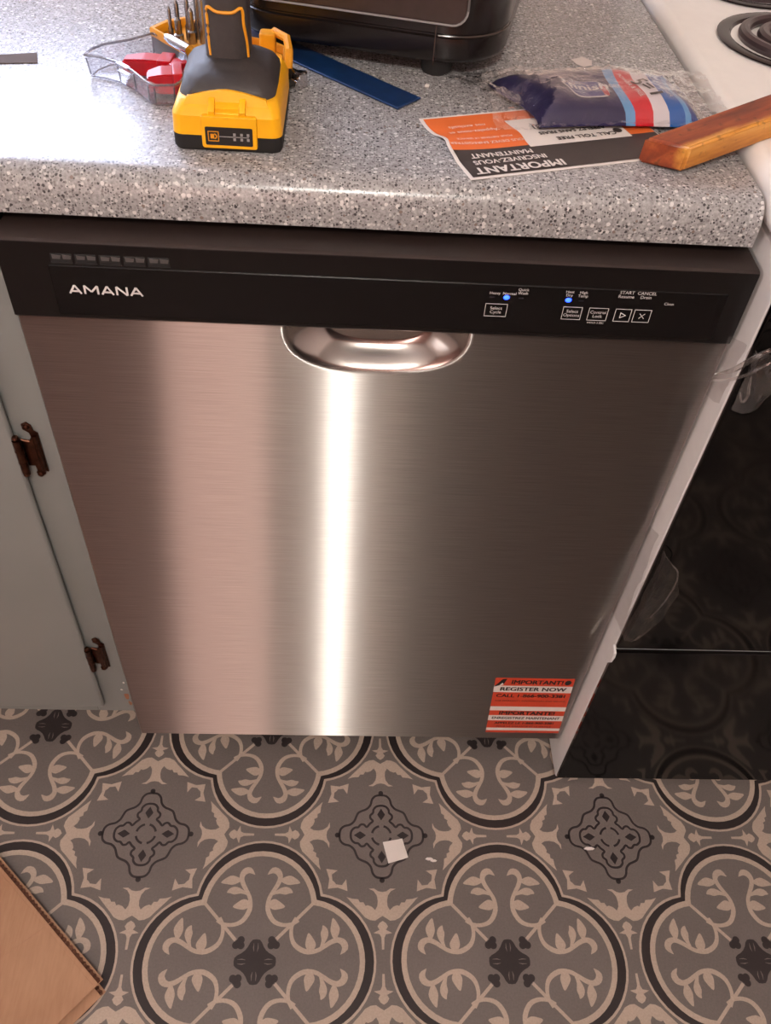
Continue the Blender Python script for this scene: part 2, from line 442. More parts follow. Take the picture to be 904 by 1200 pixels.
# ------------------------------------------------------------------ floor: printed sheet vinyl
def floor():
    p, fx, fy = .3344, -.1224, -.2793
    polys = []                                   # (layer, material, outline) in units of one repeat, flower at 0,0
    def d4(pts):
        out = []
        for s in (1, -1):
            for k in range(4):
                c, sn = round(math.cos(k*PI/2)), round(math.sin(k*PI/2))
                out.append([(c*s*x-sn*y, sn*s*x+c*y) for x, y in pts])
        return out
    def c4(pts): return d4(pts)[:4]
    def quatre(axis, cusp, n=20):
        d = (axis*axis-2*cusp*cusp)/(2*(axis-cusp)); r = axis-d
        # arc of the top lobe (centre 0,d) from right cusp to left cusp
        a0 = math.atan2(cusp-d, cusp); a1 = PI-a0; o = []
        for k in range(4):
            for i in range(n):
                t = a0+(a1-a0)*i/n+k*PI/2
                cx, cy = (-math.sin(k*PI/2)*d, math.cos(k*PI/2)*d)
                o.append((cx+r*math.cos(t), cy+r*math.sin(t)))
        return o
    G, G2, K, D = 0, 1, 2, 3
    A = lambda lay, m, pts: polys.append((lay, m, pts))
    A(1, K, quatre(.473, .256)); A(2, D, quatre(.464, .247)); A(3, K, quatre(.429, .232)); A(4, G, quatre(.408, .212))
    # scrolls
    sc = [(-.163, .152), (-.132, .137), (-.094, .136), (-.060, .152), (-.037, .192), (-.038, .234), (-.054, .266), (-.070, .292), (-.079, .320), (-.069, .343), (-.048, .349), (-.026, .332)]
    ws = [.012, .014, .015, .018, .019, .016, .016, .018, .020, .026, .024, .002]
    q = catmull([(x, y, w_) for (x, y), w_ in zip(sc, ws)], 3)
    for q_, o in enumerate(d4(ribbon([(a, b_) for a, b_, _ in q], [c for *_, c in q]))): A(5+.2*(q_ > 3), K, o)
    leaves = [[(-.162, .299), (-.142, .318), (-.116, .328), (-.082, .314), (-.086, .302), (-.112, .291), (-.136, .293)],
              [(-.134, .260), (-.121, .278), (-.094, .282), (-.060, .264), (-.048, .250), (-.078, .256), (-.103, .252), (-.120, .257)],
              [(-.105, .204), (-.086, .222), (-.064, .234), (-.045, .228), (-.036, .210), (-.056, .194), (-.080, .195)]]
    for q_, lf in enumerate(leaves):
        for o in d4(catmull(lf, 3, True)): A(5.4+.05*q_, K, o)
    for o in c4(ribbon([(-.222, .222), (-.082, .078)], .013)): A(5.8, K, o)
    # centre flower
    oc = [(0, .082), (.014, .080), (.023, .070), (.031, .054), (.041, .041)]
    half = oc + [(y, x) for x, y in oc[-2:0:-1]]
    full = []
    for k in range(4):
        c, sn = round(math.cos(-k*PI/2)), round(math.sin(-k*PI/2)); full += [(c*x-sn*y, sn*x+c*y) for x, y in half]
    A(5, D, full)
    for o in d4(ribbon([(.006, .036), (.009, .050), (.008, .068)], [.001, .004, .001])): A(6, G2, o)
    for q_, (cx, cy) in enumerate(((.060, .079), (.079, .060), (.059, .059), (.068, .068))):
        for o in c4([(cx+.0145*math.cos(t*PI/7), cy+.0145*math.sin(t*PI/7)) for t in range(14)]): A(6+.2*q_, D, o)
    # medallion between four flowers, at .5,.5
    def off(o): return [(x+.5, y+.5) for x, y in o]
    oct_ = [(0, .180), (.024, .176), (.039, .160), (.046, .135), (.062, .117), (.085, .107)]
    def ring8(oct_, mid=None):
        h = oct_ + ([mid] if mid else []) + [(y, x) for x, y in oct_[::-1][:-1]]
        o = []
        for k in range(4):
            c, sn = round(math.cos(-k*PI/2)), round(math.sin(-k*PI/2)); o += [(c*x-sn*y, sn*x+c*y) for x, y in h]
        return o
    def loop(pts, w_, lay, m):
        c = catmull(pts, 3, True); n = len(c)
        L, R = [], []
        for i in range(n):
            a, b_ = c[i-1], c[(i+1) % n]; dx, dy = b_[0]-a[0], b_[1]-a[1]; l = math.hypot(dx, dy)
            L.append((c[i][0]-dy/l*w_/2, c[i][1]+dx/l*w_/2)); R.append((c[i][0]+dy/l*w_/2, c[i][1]-dx/l*w_/2))
        for i in range(n): A(lay, m, off([L[i], L[(i+1) % n], R[(i+1) % n], R[i]]))
        return c
    c = loop(ring8(oct_, (.099, .099)), .0095, 2, D); A(1, G2, off(c))
    loop(ring8([(0, .132), (.020, .128), (.033, .114), (.035, .100), (.047, .088), (.046, .074), (.036, .063)], (.050, .050)), .0095, 2, D)
    for o in c4([(0, .119), (.012, .100), (.017, .092), (.012, .083), (0, .066), (-.012, .083), (-.017, .092), (-.012, .100)]): A(2, D, off(o))
    for o in c4(ribbon([(.041*math.cos(t), .041*math.sin(t)) for t in [.24+i*(PI/2-.48)/8 for i in range(9)]], .0095)): A(2, D, off(o))
    for o in c4([(.011*math.cos(t*PI/8), .189+.011*math.sin(t*PI/8)) for t in range(16)]): A(2, D, off(o))
    h = [(0, .236), (.017, .233), (.034, .222), (.056, .223), (.036, .232), (.023, .250), (.019, .272), (.021, .292), (.030, .307), (.044, .294), (.060, .288), (.069, .291), (.077, .277), (.092, .277), (.099, .265), (.124, .263), (.147, .256), (.128, .276), (.111, .294), (.091, .314), (.071, .336), (.050, .346), (.030, .348), (.016, .339), (0, .330)]
    for o in c4(h + [(-x, y) for x, y in h[-2:0:-1]]): A(1, K, off(o))
    h = [(0, .349), (.013, .357), (.021, .370), (.013, .383), (.026, .389), (.038, .395), (.013, .399), (.006, .412), (.0045, .456), (0, .456)]
    for o in c4(h + [(-x, y) for x, y in h[-2:0:-1]]): A(1, K, off(o))
    h = [(-.224, .224), (-.184, .219), (-.143, .233), (-.149, .185), (-.166, .209), (-.190, .206), (-.197, .197)]
    for o in c4(h + [(-y, -x) for x, y in h[-2:0:-1]]): A(1, K, off(o))
    # repeats
    V, F, MI = [], [], []
    def ccw(o): return sum(o[i-1][0]*o[i][1]-o[i][0]*o[i-1][1] for i in range(len(o))) > 0
    polys = [(l, m, o if ccw(o) else o[::-1]) for l, m, o in polys]
    V += [(-1.85, -2.2, 0), (1.6, -2.2, 0), (1.6, .76, 0), (-1.85, .76, 0)]; F.append((0, 1, 2, 3)); MI.append(0)
    for i in range(-4, 5):
        for j in range(-5, 2):
            for l, m, o in polys:
                n = len(V); V += [(fx+(x+i)*p, fy+(y+j)*p, .00006*l) for x, y in o]
                F.append(tuple(range(n, n+len(o)))); MI.append(m)
    me = bpy.data.meshes.new('floor'); me.from_pydata(V, [], F); me.polygons.foreach_set('material_index', MI); me.update()
    tag(obj('floor', me, [v_grey, v_grey2, v_cream, v_dark], smooth=0), kind='structure')
floor()

# ------------------------------------------------------------------ worktop
def worktop():
    x0, x1, yb = -1.75, .298, .655
    # section (y,z): rolled front edge
    sec = [(yb, .876), (yb, .914), (.045, .914), (.038, .9136), (.031, .912), (.0255, .9085), (.0215, .903), (.0195, .896), (.019, .888), (.0195, .877), (.021, .876)]
    b = B(); prism(b, sec, x0, x1, 'x')
    r = obj('worktop', b, m_lam, smooth=40, origin=(x0, yb, .876))
    tag(r, 'grey speckled laminate worktop with a rolled front edge, above the dishwasher', 'worktop')
    b = B(); prism(b, [(y*1.0, z) for y, z in sec], x1, x1+.0012, 'x'); obj('end_cap', b, m_lam, r)
worktop()

# ------------------------------------------------------------------ dishwasher
def dishwasher():
    r = root('dishwasher', (0, 0, 0), 'stainless steel dishwasher with a black control strip and a scooped pocket handle, under the worktop', 'dishwasher')
    hw, zb, zt = .303, .082, .795
    # door skin with the drawn pocket
    def depth(x, z):
        dz = (zt-z)/.0475; sx = (x+.0025)/.0825
        if dz >= 1 or abs(sx) >= 1: return 0, 9
        v = (abs(sx)**2.6+dz**2.6)**(1/2.6)
        if v >= 1: return 0, v
        s = min(1, (1-v)/.48); s = s*s*(3-2*s)
        return .0205*s, v
    xs = sorted(set([-hw+.0015, hw-.0015] + [round(-hw+.0015+i*.02, 4) for i in range(1, 30)] + [round(-.088+i*.002, 4) for i in range(86)]))
    zs = sorted(set([zb+.0015, zt-.0001] + [round(zb+.02+i*.03, 4) for i in range(22)] + [round(.743+i*.0018, 4) for i in range(29)]))
    xs = [x for i, x in enumerate(xs) if i == 0 or x-xs[i-1] > .0008]; zs = [z for i, z in enumerate(zs) if i == 0 or z-zs[i-1] > .0008]
    b = B(); uv = b.loops.layers.uv.new('UVMap'); g = [[b.verts.new((x, depth(x, z)[0], z)) for x in xs] for z in zs]
    for i in range(len(zs)-1):
        for j in range(len(xs)-1):
            f = b.faces.new((g[i][j], g[i][j+1], g[i+1][j+1], g[i+1][j]))
    rim = [g[0][j] for j in range(len(xs))] + [g[i][-1] for i in range(1, len(zs))] + [g[-1][j] for j in range(len(xs)-2, -1, -1)] + [g[i][0] for i in range(len(zs)-2, 0, -1)]
    prev = rim
    for off, y in ((.0012, .0006), (.0015, .0018), (.0015, .03)):
        cur = []
        for v in rim:
            x, z = v.co.x, v.co.z
            if abs(x) > hw-.002: x = math.copysign(hw-.0015+off, x)
            if z < zb+.002: z = zb+.0015-off
            cur.append(b.verts.new((x, max(y, v.co.y), z)))
        n = len(rim)
        for k in range(n):
            f = b.faces.new((prev[(k+1) % n], prev[k], cur[k], cur[(k+1) % n])); f.material_index = 1
        prev = cur
    for f in b.faces:
        for l in f.loops: l[uv].uv = (l.vert.co.z, l.vert.co.x)
    fl = b.verts.layers.float.new('drawn')
    for v in b.verts: v[fl] = min(1, max(0, (1.02-depth(v.co.x, v.co.z)[1])/.10)) if v.co.z > .70 else 0
    door = obj('door', b, [m_steel, m_steel_edge], r, smooth=50)
    # control strip above it
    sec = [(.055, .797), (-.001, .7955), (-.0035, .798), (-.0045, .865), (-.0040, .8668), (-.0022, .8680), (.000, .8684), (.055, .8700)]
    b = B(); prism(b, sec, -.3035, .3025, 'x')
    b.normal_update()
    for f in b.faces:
        if f.normal.z > .5: f.material_index = 1  # dark brown top, lightened to show light grazing the plastic
    con = obj('control_strip', b, [m_black, plain('lit_brown_top', (40, 30, 27), .42, var=.12, scale=240)], r)
    b = B(); box(b, -.266, .284, -.0052, -.003, .8015, .8475, .0008, 1); obj('display_strip', b, m_black_panel, r)
    # vents
    for k in range(5):
        x = -.2625+k*.0188
        b = B(); box(b, x, x+.0168, -.0049, -.0035, .8495, .8575, .0005, 1); box(b, x, x+.0168, -.0056, -.004, .8493, .8502)
        vs = obj('vent_slot', b, m_blackmatte, r)
        for q in range(2):
            b = B(); xx = x+.0018+q*.0082
            prism(b, [(xx, .8532), (xx+.0058, .8532), (xx+.0066, .8562), (xx-.0003, .8570)], -.0053, -.0045, 'y'); obj('vent_fin', b, plain('vent_grey', (76, 72, 72), .5) if (k, q) == (0, 0) else bpy.data.materials['vent_grey'], vs)
    Y = -.0054
    def word(name, body, size, x, z, parent, m=m_white_print, **k):
        o = obj(name, text_mesh(body, size, front_M(x, Y, z), **k), m, parent, smooth=0); return o
    b = B(); x = -.2532; h = .0078; nst = 0
    for ch in 'AMANA':
        wd = .0118 if ch == 'M' else .0092
        st = {'A': [((0, 0), (.5, 1)), ((.5, 1), (1, 0)), ((.2, .30), (.8, .30))], 'M': [((.06, 0), (.06, 1)), ((.06, 1), (.5, .28)), ((.5, .28), (.94, 1)), ((.94, 1), (.94, 0))], 'N': [((.06, 0), (.06, 1)), ((.06, 1), (.94, 0)), ((.94, 0), (.94, 1))]}[ch]
        for p, q_ in st:
            nst += 1; flat(b, [(a, Y-.00005*(nst % 4), c) for a, c in ribbon([(x+p[0]*wd, .8223+p[1]*h), (x+q_[0]*wd, .8223+q_[1]*h)], .00165)])
        x += wd+.0023
    bmesh.ops.recalc_face_normals(b, faces=b.faces[:])
    tag(obj('logo_lettering', b, m_white_print, r, smooth=0), 'white capital lettering AMANA')
    for body, x, z in (('Heavy', .0905, .8395), ('Normal', .0995+.003, .8395), ('Quick\nWash', .1135, .842), ('Heat\nDry', .1518, .8420), ('High\nTemp', .1632, .8418), ('START\nResume', .1990, .8432), ('CANCEL\nDrain', .2155, .8432), ('Clean', .2365, .8360)):
        word('printed_lettering', body, .0036 if not body[:2].isupper() else .0042, x, z, r)
    word('printed_lettering', 'HOLD 3 SEC', .0026, .1795, .8148, r)
    for x in (.1005, .1520):
        b = B(); lathe(b, [(0, .0012), (.0012, .0010), (.0019, .0004), (.0021, 0)], 0, 0, 0, 16, mat=Matrix.Rotation(PI/2, 4, 'X'))
        for v in b.verts: v.co.x = v.co.x*1.25 + x; v.co.y += -.0052; v.co.z += .8357
        tag(obj('indicator_light', b, m_led, r), 'lit blue indicator lamp')
    for x in (.0885, .1125, .1625):
        b = B(); box(b, x-.002, x+.002, -.0056, -.0050, .8352, .8362); obj('indicator_light', b, plain('unlit_lens', (44, 42, 48), .2) if x < .1 else bpy.data.materials['unlit_lens'], r)
    for x, wd, body in ((.0935, .0185, 'Select\nCycle'), (.1575, .0162, 'Select\nOptions'), (.1795, .0165, 'Control\nLock'), (.2005, .0138, '>'), (.2170, .0145, 'x')):
        z = .8232; h = .0062
        b = B(); t = .00042
        for a in ((x-wd/2, x+wd/2, z+h-t, z+h), (x-wd/2, x+wd/2, z-h, z-h+t), (x-wd/2, x-wd/2+t, z-h+t, z+h-t), (x+wd/2-t, x+wd/2, z-h+t, z+h-t)): box(b, a[0], a[1], Y, Y+.0004, a[2], a[3])
        bt = obj('touch_button', b, m_white_print, r, smooth=0)
        if body == '>':
            b = B(); P = [(x-.0022, z+.003), (x+.0032, z), (x-.0022, z-.003)]; q = [(x-.0016, z+.0019), (x+.0019, z), (x-.0016, z-.0019)]
            for i in range(3): flat(b, [(P[i][0], Y, P[i][1]), (P[(i+1) % 3][0], Y, P[(i+1) % 3][1]), (q[(i+1) % 3][0], Y, q[(i+1) % 3][1]), (q[i][0], Y, q[i][1])])
            obj('start_symbol', b, m_white_print, bt, smooth=0)
        elif body == 'x':
            b = B()
            for s in (1, -1): flat(b, [(a, Y, c) for a, c in ribbon([(x-.0022, z-.0024*s), (x+.0022, z+.0024*s)], .0006)])
            obj('cancel_symbol', b, m_white_print, bt, smooth=0)
        else: word('button_lettering', body, .0042, x, z, bt)
    # body behind, toe panel
    b = B(); box(b, -.298, .298, .055, .60, .10, .862, .004, 1); obj('tub', b, m_blackmatte, r)
    b = B(); box(b, -.300, .300, .075, .10, .004, .10, .002, 1); obj('toe_panel', b, m_black, r)
    for sx in (-1, 1):
        b = B(); lathe(b, [(0, 0), (.016, 0), (.016, .006), (.007, .01), (.007, .10), (0, .10)], sx*.27, .14, 0, 16); obj('levelling_foot', b, m_blackmatte, r)
    # registration sticker
    st = B(); x0, x1, z0, z1, sk = .184, .291, .1005, .248, .0078; y = -.0004
    def q(a, c, m, d=0, u0=0.0, u1=1.0):
        def pt(u, t): return (x0+u*(x1-x0)+sk*(1-t), y-d, z0+t*(z1-z0))
        flat(st, [pt(u0, a), pt(u1, a), pt(u1, c), pt(u0, c)], m)
    q(0, 1, 0)
    for a, c in ((.755, .868), (.425, .500), (.237, .335), (.045, .095)): q(a, c, 1, .0001)
    flat(st, [(x0+.001, y-.0002, z1-.022), (x0+.010, y-.0002, z1-.003), (x0+.016, y-.0002, z1-.002), (x0+.013, y-.0002, z1-.016)], 2)
    flat(st, [(x0+.006, y-.0003, z1-.022), (x0+.013, y-.0003, z1-.016), (x0+.011, y-.0003, z1-.012)], 1)
    sticker = tag(obj('registration_sticker', st, [m_sticker, m_paper, m_blackprint], r, smooth=0), 'orange and white sticker at the lower right of the door')
    cx = (x0+x1)/2
    for body, size, t, sx, bo in (('IMPORTANT!', .0140, .930, .86, .0004), ('REGISTER NOW', .0126, .812, 1.0, .0004), ('CALL 1-866-900-3381', .0115, .695, .93, .0003), ('FOR WARRANTY INFORMATION AND SERVICE', .0050, .605, .92, 0), ('IMPORTANTE!', .0132, .378, .95, .0004), ('ENREGISTREZ MAINTENANT', .0088, .286, .86, .0002), ('APPELEZ LE 1-866-900-3381', .0085, .190, .86, .0002), ('POUR LA GARANTIE ET LE SERVICE', .0055, .125, .92, 0)):
        z = z0+t*(z1-z0); off = .004 if body == 'IMPORTANT!' else 0
        obj('sticker_lettering', text_mesh(body, size, front_M(cx+sk*(1-t)+off, y-.0003, z), bold=bo, sx=sx), m_blackprint, sticker, smooth=0)
    b = B(); t = .932; xx, zz = x1-.008+sk*(1-t), z0+t*(z1-z0)
    flat(b, [(xx+.0045*math.cos(a*PI/8), y-.0002, zz+.0060*math.sin(a*PI/8)) for a in range(16)]); obj('sticker_symbol', b, m_blackprint, sticker, smooth=0)
dishwasher()

# ------------------------------------------------------------------ painted base cabinet on the left
def base_cabinet():
    r = root('base_cabinet', (-.7, .02, 0), 'pale grey painted base cabinet with copper hinges, left of the dishwasher', 'cabinet')
    x0, x1, y, zb, zt = -1.06, -.3105, .02, .110, .876
    b = B(); box(b, x0+.01, x1-.002, y+.019, .60, zb, zt); obj('carcass', b, m_paint, r)
    b = B(); box(b, x0+.01, x1-.002, y+.07, y+.09, .0, zb); obj('toe_kick', b, m_paint, r)
    for n, a in (('stile', (x1-.051, x1, zb, zt)), ('stile', (x0, x0+.046, zb, zt)), ('rail', (x0+.046, x1-.051, zb, zb+.045)), ('rail', (x0+.046, x1-.051, zt-.03, zt))):
        b = B(); box(b, a[0], a[1], y, y+.019, a[2], a[3], .0012, 1); obj(n, b, m_paint, r)
    # lipped door, its edge rounded over
    dx1, dz0, dz1 = -.3475, .137, .838
    b = B(); box(b, x0+.03, dx1, y-.0105, y-.0028, dz0, dz1, .0035, 3)
    d = obj('cabinet_door', b, m_paint, r)
    def hinge(z):
        b = B()
        tube(b, [(dx1+.0022, y-.0085, z-.022), (dx1+.0022, y-.0085, z+.022)], .0040, 12)
        for s in (-1, 1): lathe(b, [(0, -.003), (.0028, -.0018), (.0036, 0), (.0028, .0018), (0, .003)], dx1+.0022, y-.0085, z+s*.0245, 12)
        for s in (-.007, .008): lathe(b, [(.0039, -.0007), (.0044, -.0005), (.0044, .0005), (.0039, .0007)], dx1+.0022, y-.0085, z+s, 12)
        h = obj('hinge', b, m_copper, d)
        # leaf on the stile: scalloped plate
        b = B(); X = dx1+.006
        out = [(X-.002, z-.018), (X+.004, z-.018), (X+.005, z-.024), (X+.003, z-.028), (X+.007, z-.033), (X+.012, z-.030), (X+.0125, z-.024), (X+.016, z-.026), (X+.0165, z+.026), (X+.013, z+.029), (X+.012, z+.036), (X+.008, z+.040), (X+.003, z+.037), (X+.003, z+.031), (X+.008, z+.027), (X+.009, z+.021), (X+.006, z+.016), (X-.002, z+.018)]
        prism(b, out, y-.0032, y-.0002, 'y', .0008, 1)
        tube(b, [(X+.0125, y-.0036, z-.022), (X+.0125, y-.0036, z+.024)], .0026, 8)
        for zz in (-.029, .0345): lathe(b, [(.0035, 0), (.0030, .0012), (.0012, .002), (0, .002)], X+.0075, y-.0032, z+zz, 12, mat=Matrix.Rotation(PI/2, 4, 'X'))
        obj('hinge_leaf', b, m_copper, d)
    hinge(.619); hinge(.255)
    for k, (px, pz, w_, h_) in enumerate(((x1-.006, .150, .0030, .010), (x1-.004, .132, .0022, .0060), (x1-.0105, .168, .0016, .0014), (x1-.005, .186, .0014, .0016))):
        b = B(); prism(b, [(px+w_*math.cos(a)*(1+.25*math.sin(3*a+k)), pz+h_*math.sin(a)*(1+.3*math.cos(2*a+k))) for a in [i*PI/5 for i in range(10)]], y-.0003, y+.0005, 'y')
        tag(obj('paint_chip', b, (plain('bare_wood_chip', (150, 100, 74), .7) if k == 0 else bpy.data.materials['bare_wood_chip']) if k < 2 else m_paper, r, smooth=0), 'chipped paint at the lower corner' if k < 2 else None)
base_cabinet()

# ------------------------------------------------------------------ electric range
def cooking_range():
    r = root('cooking_range', (.69, .3, 0), 'white electric range with a black glass oven door, right of the dishwasher', 'range')
    x0, x1 = .3068, 1.068
    b = B(); box(b, x0, x1, -.028, .60, .018, .888, .0025, 2); obj('range_body', b, m_enamel_side, r)
    b = B(); prism(b, rrect(.3025, 1.0735, -.035, .62, .022, 6), .890, .927, 'z', .0125, 4); obj('cooktop', b, m_enamel, r)
    b = B(); box(b, x0, x1, .60, .65, .60, 1.08, .01, 2); obj('backguard', b, m_enamel, r)
    b = B(); box(b, x0+.0006, x1, -.0345, -.0285, .372, .886, .0015, 2); dr = obj('oven_door', b, m_glass_black, r)
    b = B(); tube(b, [(.40, -.075, .835), (.98, -.075, .835)], .011, 14)
    for xx in (.42, .96): box(b, xx-.01, xx+.01, -.075, -.038, .826, .844, .003, 1)
    obj('door_handle', b, m_black, dr)
    b = B(); box(b, x0+.0006, x1, -.0340, -.0285, .026, .364, .0008, 1); obj('storage_drawer', b, m_glass_drawer, r)
    # white corner lug showing where door and drawer meet
    b = B(); prism(b, [(-.027, .330), (-.036, .345), (-.0385, .358), (-.037, .366), (-.027, .370)], x0-.0012, x0+.002, 'x', .0005, 1); obj('corner_lug', b, m_enamel_side, r)
    for xx in (.35, 1.02):
        for yy in (.05, .55):
            b = B(); lathe(b, [(0, 0), (.018, 0), (.018, .008), (.008, .012), (.008, .02), (0, .02)], xx, yy, 0, 14); obj('levelling_foot', b, m_blackmatte, r)
    m_bowl = plain('burner_bowl', (44, 36, 38), .16, .8); m_coil = plain('burner_coil', (78, 66, 68), .34, .5)
    for bx, by, br in ((.432, .338, .087), (.92, .33, .105), (.432, .51, .07), (.92, .51, .07)):
        if by > .5: by = .51
        b = B(); lathe(b, [(br-.004, -.0005), (br, .0006), (br+.0005, .0022), (br-.004, .0032), (br-.012, .0025), (br-.017, -.003), (br*.5, -.010), (0, -.0105)], bx, by, .9272, 48)
        bu = obj('burner', b, m_bowl, r)
        b = B(); turns = [br-.027, br-.046, br-.064]
        for t in turns:
            if t > .008: tube(b, [(bx+t*math.cos(a*PI/20), by+t*math.sin(a*PI/20), .9310) for a in range(40)], .0062, 10, True)
        obj('coil', b, m_coil, bu)
cooking_range()

# ------------------------------------------------------------------ worktop things
Z0 = .914
def drill():
    r = root('cordless_drill', (-.127, .11, Z0), 'yellow and black cordless drill standing on its battery, at the worktop edge', 'drill')
    xc = -.127
    def ring(x0, x1, y0, y1, z, rad, n=4): return [(a, b_, z) for a, b_ in rrect(x0, x1, y0, y1, rad, n)]
    # battery
    b = B(); loft(b, [ring(-.1685, -.0855, .0625, .168, Z0+.0005, .008), ring(-.1695, -.0845, .0615, .169, Z0+.003, .008), ring(-.1695, -.0845, .0615, .169, Z0+.0125, .008)])
    bat = obj('battery_pack', b, m_blackmatte, r)
    b = B(); loft(b, [ring(-.1695, -.0845, .0615, .169, Z0+.0125, .008), ring(-.1690, -.0850, .0618, .169, Z0+.027, .008), ring(-.1670, -.0868, .0660, .168, Z0+.0315, .009), ring(-.1655, -.0880, .0700, .166, Z0+.0350, .010), ring(-.163, -.090, .074, .164, Z0+.037, .010)])
    obj('battery_shell', b, m_yellow, bat)
    b = B(); prism(b, rrect(xc-.0195, xc+.0235, Z0+.0035, Z0+.0285, .002, 3), .0592, .066, 'y', .0012, 2); fr = obj('gauge_frame', b, m_yellow, bat)
    gx0, gx1, gz0, gz1 = xc-.0165, xc+.0200, Z0+.0065, Z0+.0205
    b = B(); prism(b, rrect(gx0, gx1, gz0, gz1, .001, 2), .0588, .0600, 'y'); g = obj('gauge_label', b, m_blackprint, bat)
    b = B(); y = .0586; zc = (gz0+gz1)/2
    def bar(xa, xb, za, zb_): flat(b, [(xa, y, za), (xb, y, za), (xb, y, zb_), (xa, y, zb_)])
    ix0, ix1 = gx0+.002, gx0+.0105; t = .0007
    bar(ix0, ix1, zc+.004-t, zc+.004); bar(ix0, ix1, zc-.004, zc-.004+t); bar(ix0, ix0+t, zc-.004, zc+.004); bar(ix1-t, ix1, zc-.004, zc+.004)
    bar(ix0+.002, ix0+.0048, zc-.0018, zc+.0018)
    for k in range(7):
        a0, a1 = -PI/2+k*PI/7, -PI/2+(k+1)*PI/7
        flat(b, [(ix0+.0050+.0022*math.cos(a0), y, zc+.0022*math.sin(a0)), (ix0+.0050+.0022*math.cos(a1), y, zc+.0022*math.sin(a1)), (ix0+.0050+.0012*math.cos(a1), y, zc+.0012*math.sin(a1)), (ix0+.0050+.0012*math.cos(a0), y, zc+.0012*math.sin(a0))])
    obj('gauge_symbol', b, m_amber, g, smooth=0)
    b = B(); bar(ix1, gx1-.003, zc-.0003, zc+.0003)
    for xx in (gx1-.0140, gx1-.0085, gx1-.0035): bar(xx-.0010, xx+.0010, zc-.003, zc-.0008); bar(xx-.0010, xx+.0010, zc+.0008, zc+.003)
    obj('gauge_mark', b, m_grey_print, g, smooth=0)
    # release button: yellow arched plate with two ribs
    b = B(); out = [(xc-.034, Z0+.0285)] + [(xc-.030+.060*k/10, Z0+.0375+.0055*math.sin(PI*k/10)) for k in range(11)] + [(xc+.034, Z0+.0285)]
    loft(b, [[(x, .0660, z) if z < Z0+.03 else (x, .0700, z+.0005) for x, z in out], [(x, .085, z) for x, z in out]]); obj('release_plate', b, m_yellow, bat)
    b = B()
    for xx in (-.011, .0125): prism(b, [(.0610, Z0+.0275), (.0600, Z0+.0315), (.0665, Z0+.0375), (.0740, Z0+.0390), (.0740, Z0+.0275)], xc+xx-.0026, xc+xx+.0026, 'x', .001, 2)
    prism(b, [(.0640, Z0+.0285), (.0640, Z0+.0325), (.0690, Z0+.0355), (.0740, Z0+.0368), (.0740, Z0+.0285)], xc-.010, xc+.012, 'x', .001, 2)
    obj('release_button', b, m_yellow, bat)
    # rubber foot of the housing
    def foot(x0, x1, y0, y1, z, rad, arch=0):
        pts = []
        for a, b_ in rrect(x0, x1, y0, y1, rad, 5):
            dz = 0
            if arch and b_ < y0+.02:
                dz = arch*(.45-min(1, max(0, (abs(a-(x0+x1)/2)/(x1-x0)*2-.55)/.3)))
            pts.append((a, b_, z+dz))
        return pts
    b = B(); loft(b, [foot(-.1645, -.0895, .0725, .150, Z0+.0395, .012, .0105), foot(-.1640, -.0900, .0730, .150, Z0+.0425, .012, .0095), foot(-.160, -.0935, .080, .148, Z0+.0480, .014), foot(-.155, -.099, .088, .146, Z0+.0508, .016), foot(-.148, -.107, .094, .142, Z0+.0525, .015), foot(-.1445, -.1110, .0965, .139, Z0+.057, .013)])
    obj('housing_foot', b, m_rubber, r, smooth=60)
    # handle, leaning back slightly
    def hs(z, w_, d0, d1, rad=.012): return [(a, b_, Z0+z) for a, b_ in rrect(xc-.001-w_/2, xc-.001+w_/2, d0, d1, rad, 5)]
    b = B(); loft(b, [hs(.050, .0345, .0965, .139), hs(.075, .0335, .0975, .138), hs(.105, .0345, .099, .140), hs(.130, .036, .098, .143), hs(.160, .038, .094, .147), hs(.182, .040, .088, .150)])
    obj('handle', b, m_rubber, r, smooth=60)
    b = B()
    gl = catmull([(xc-.0130, Z0+.058), (xc-.0138, Z0+.068), (xc-.0138, Z0+.080), (xc-.0135, Z0+.0915), (xc-.006, Z0+.0890), (xc+.005, Z0+.0890), (xc+.0120, Z0+.0915), (xc+.0130, Z0+.080), (xc+.0145, Z0+.068), (xc+.0150, Z0+.0565)], 4)
    pts = []
    for x, z in gl:
        u = abs(x-(xc-.001))/.0170; yy = .0985 + (.012-math.sqrt(max(0, .012**2-max(0, abs(x-(xc-.001))-.0055)**2)) if abs(x-(xc-.001)) > .0055 else 0) - .0006
        pts.append((x, yy, z))
    tube(b, pts, .0012, 8); obj('grip_line', b, m_amber, r)
    # head: motor housing, chuck, trigger (above the frame)
    b = B(); ax = Matrix.Rotation(-PI/2, 4, 'X')
    lathe(b, [(0, 0), (.020, 0), (.029, .006), (.031, .02), (.031, .075), (.029, .10), (0, .10)], xc, .075, Z0+.205, 32, mat=ax); obj('motor_housing', b, m_yellow, r)
    b = B(); lathe(b, [(0, .10), (.027, .10), (.028, .125), (.024, .13), (.0215, .135), (.0215, .165), (.016, .175), (.008, .178), (0, .178)], xc, .075, Z0+.205, 32, mat=ax); obj('chuck', b, m_rubber, r)
    b = B(); box(b, xc-.008, xc+.006, .142, .160, Z0+.150, Z0+.178, .004, 2); obj('trigger', b, m_blackmatte, r)
drill()

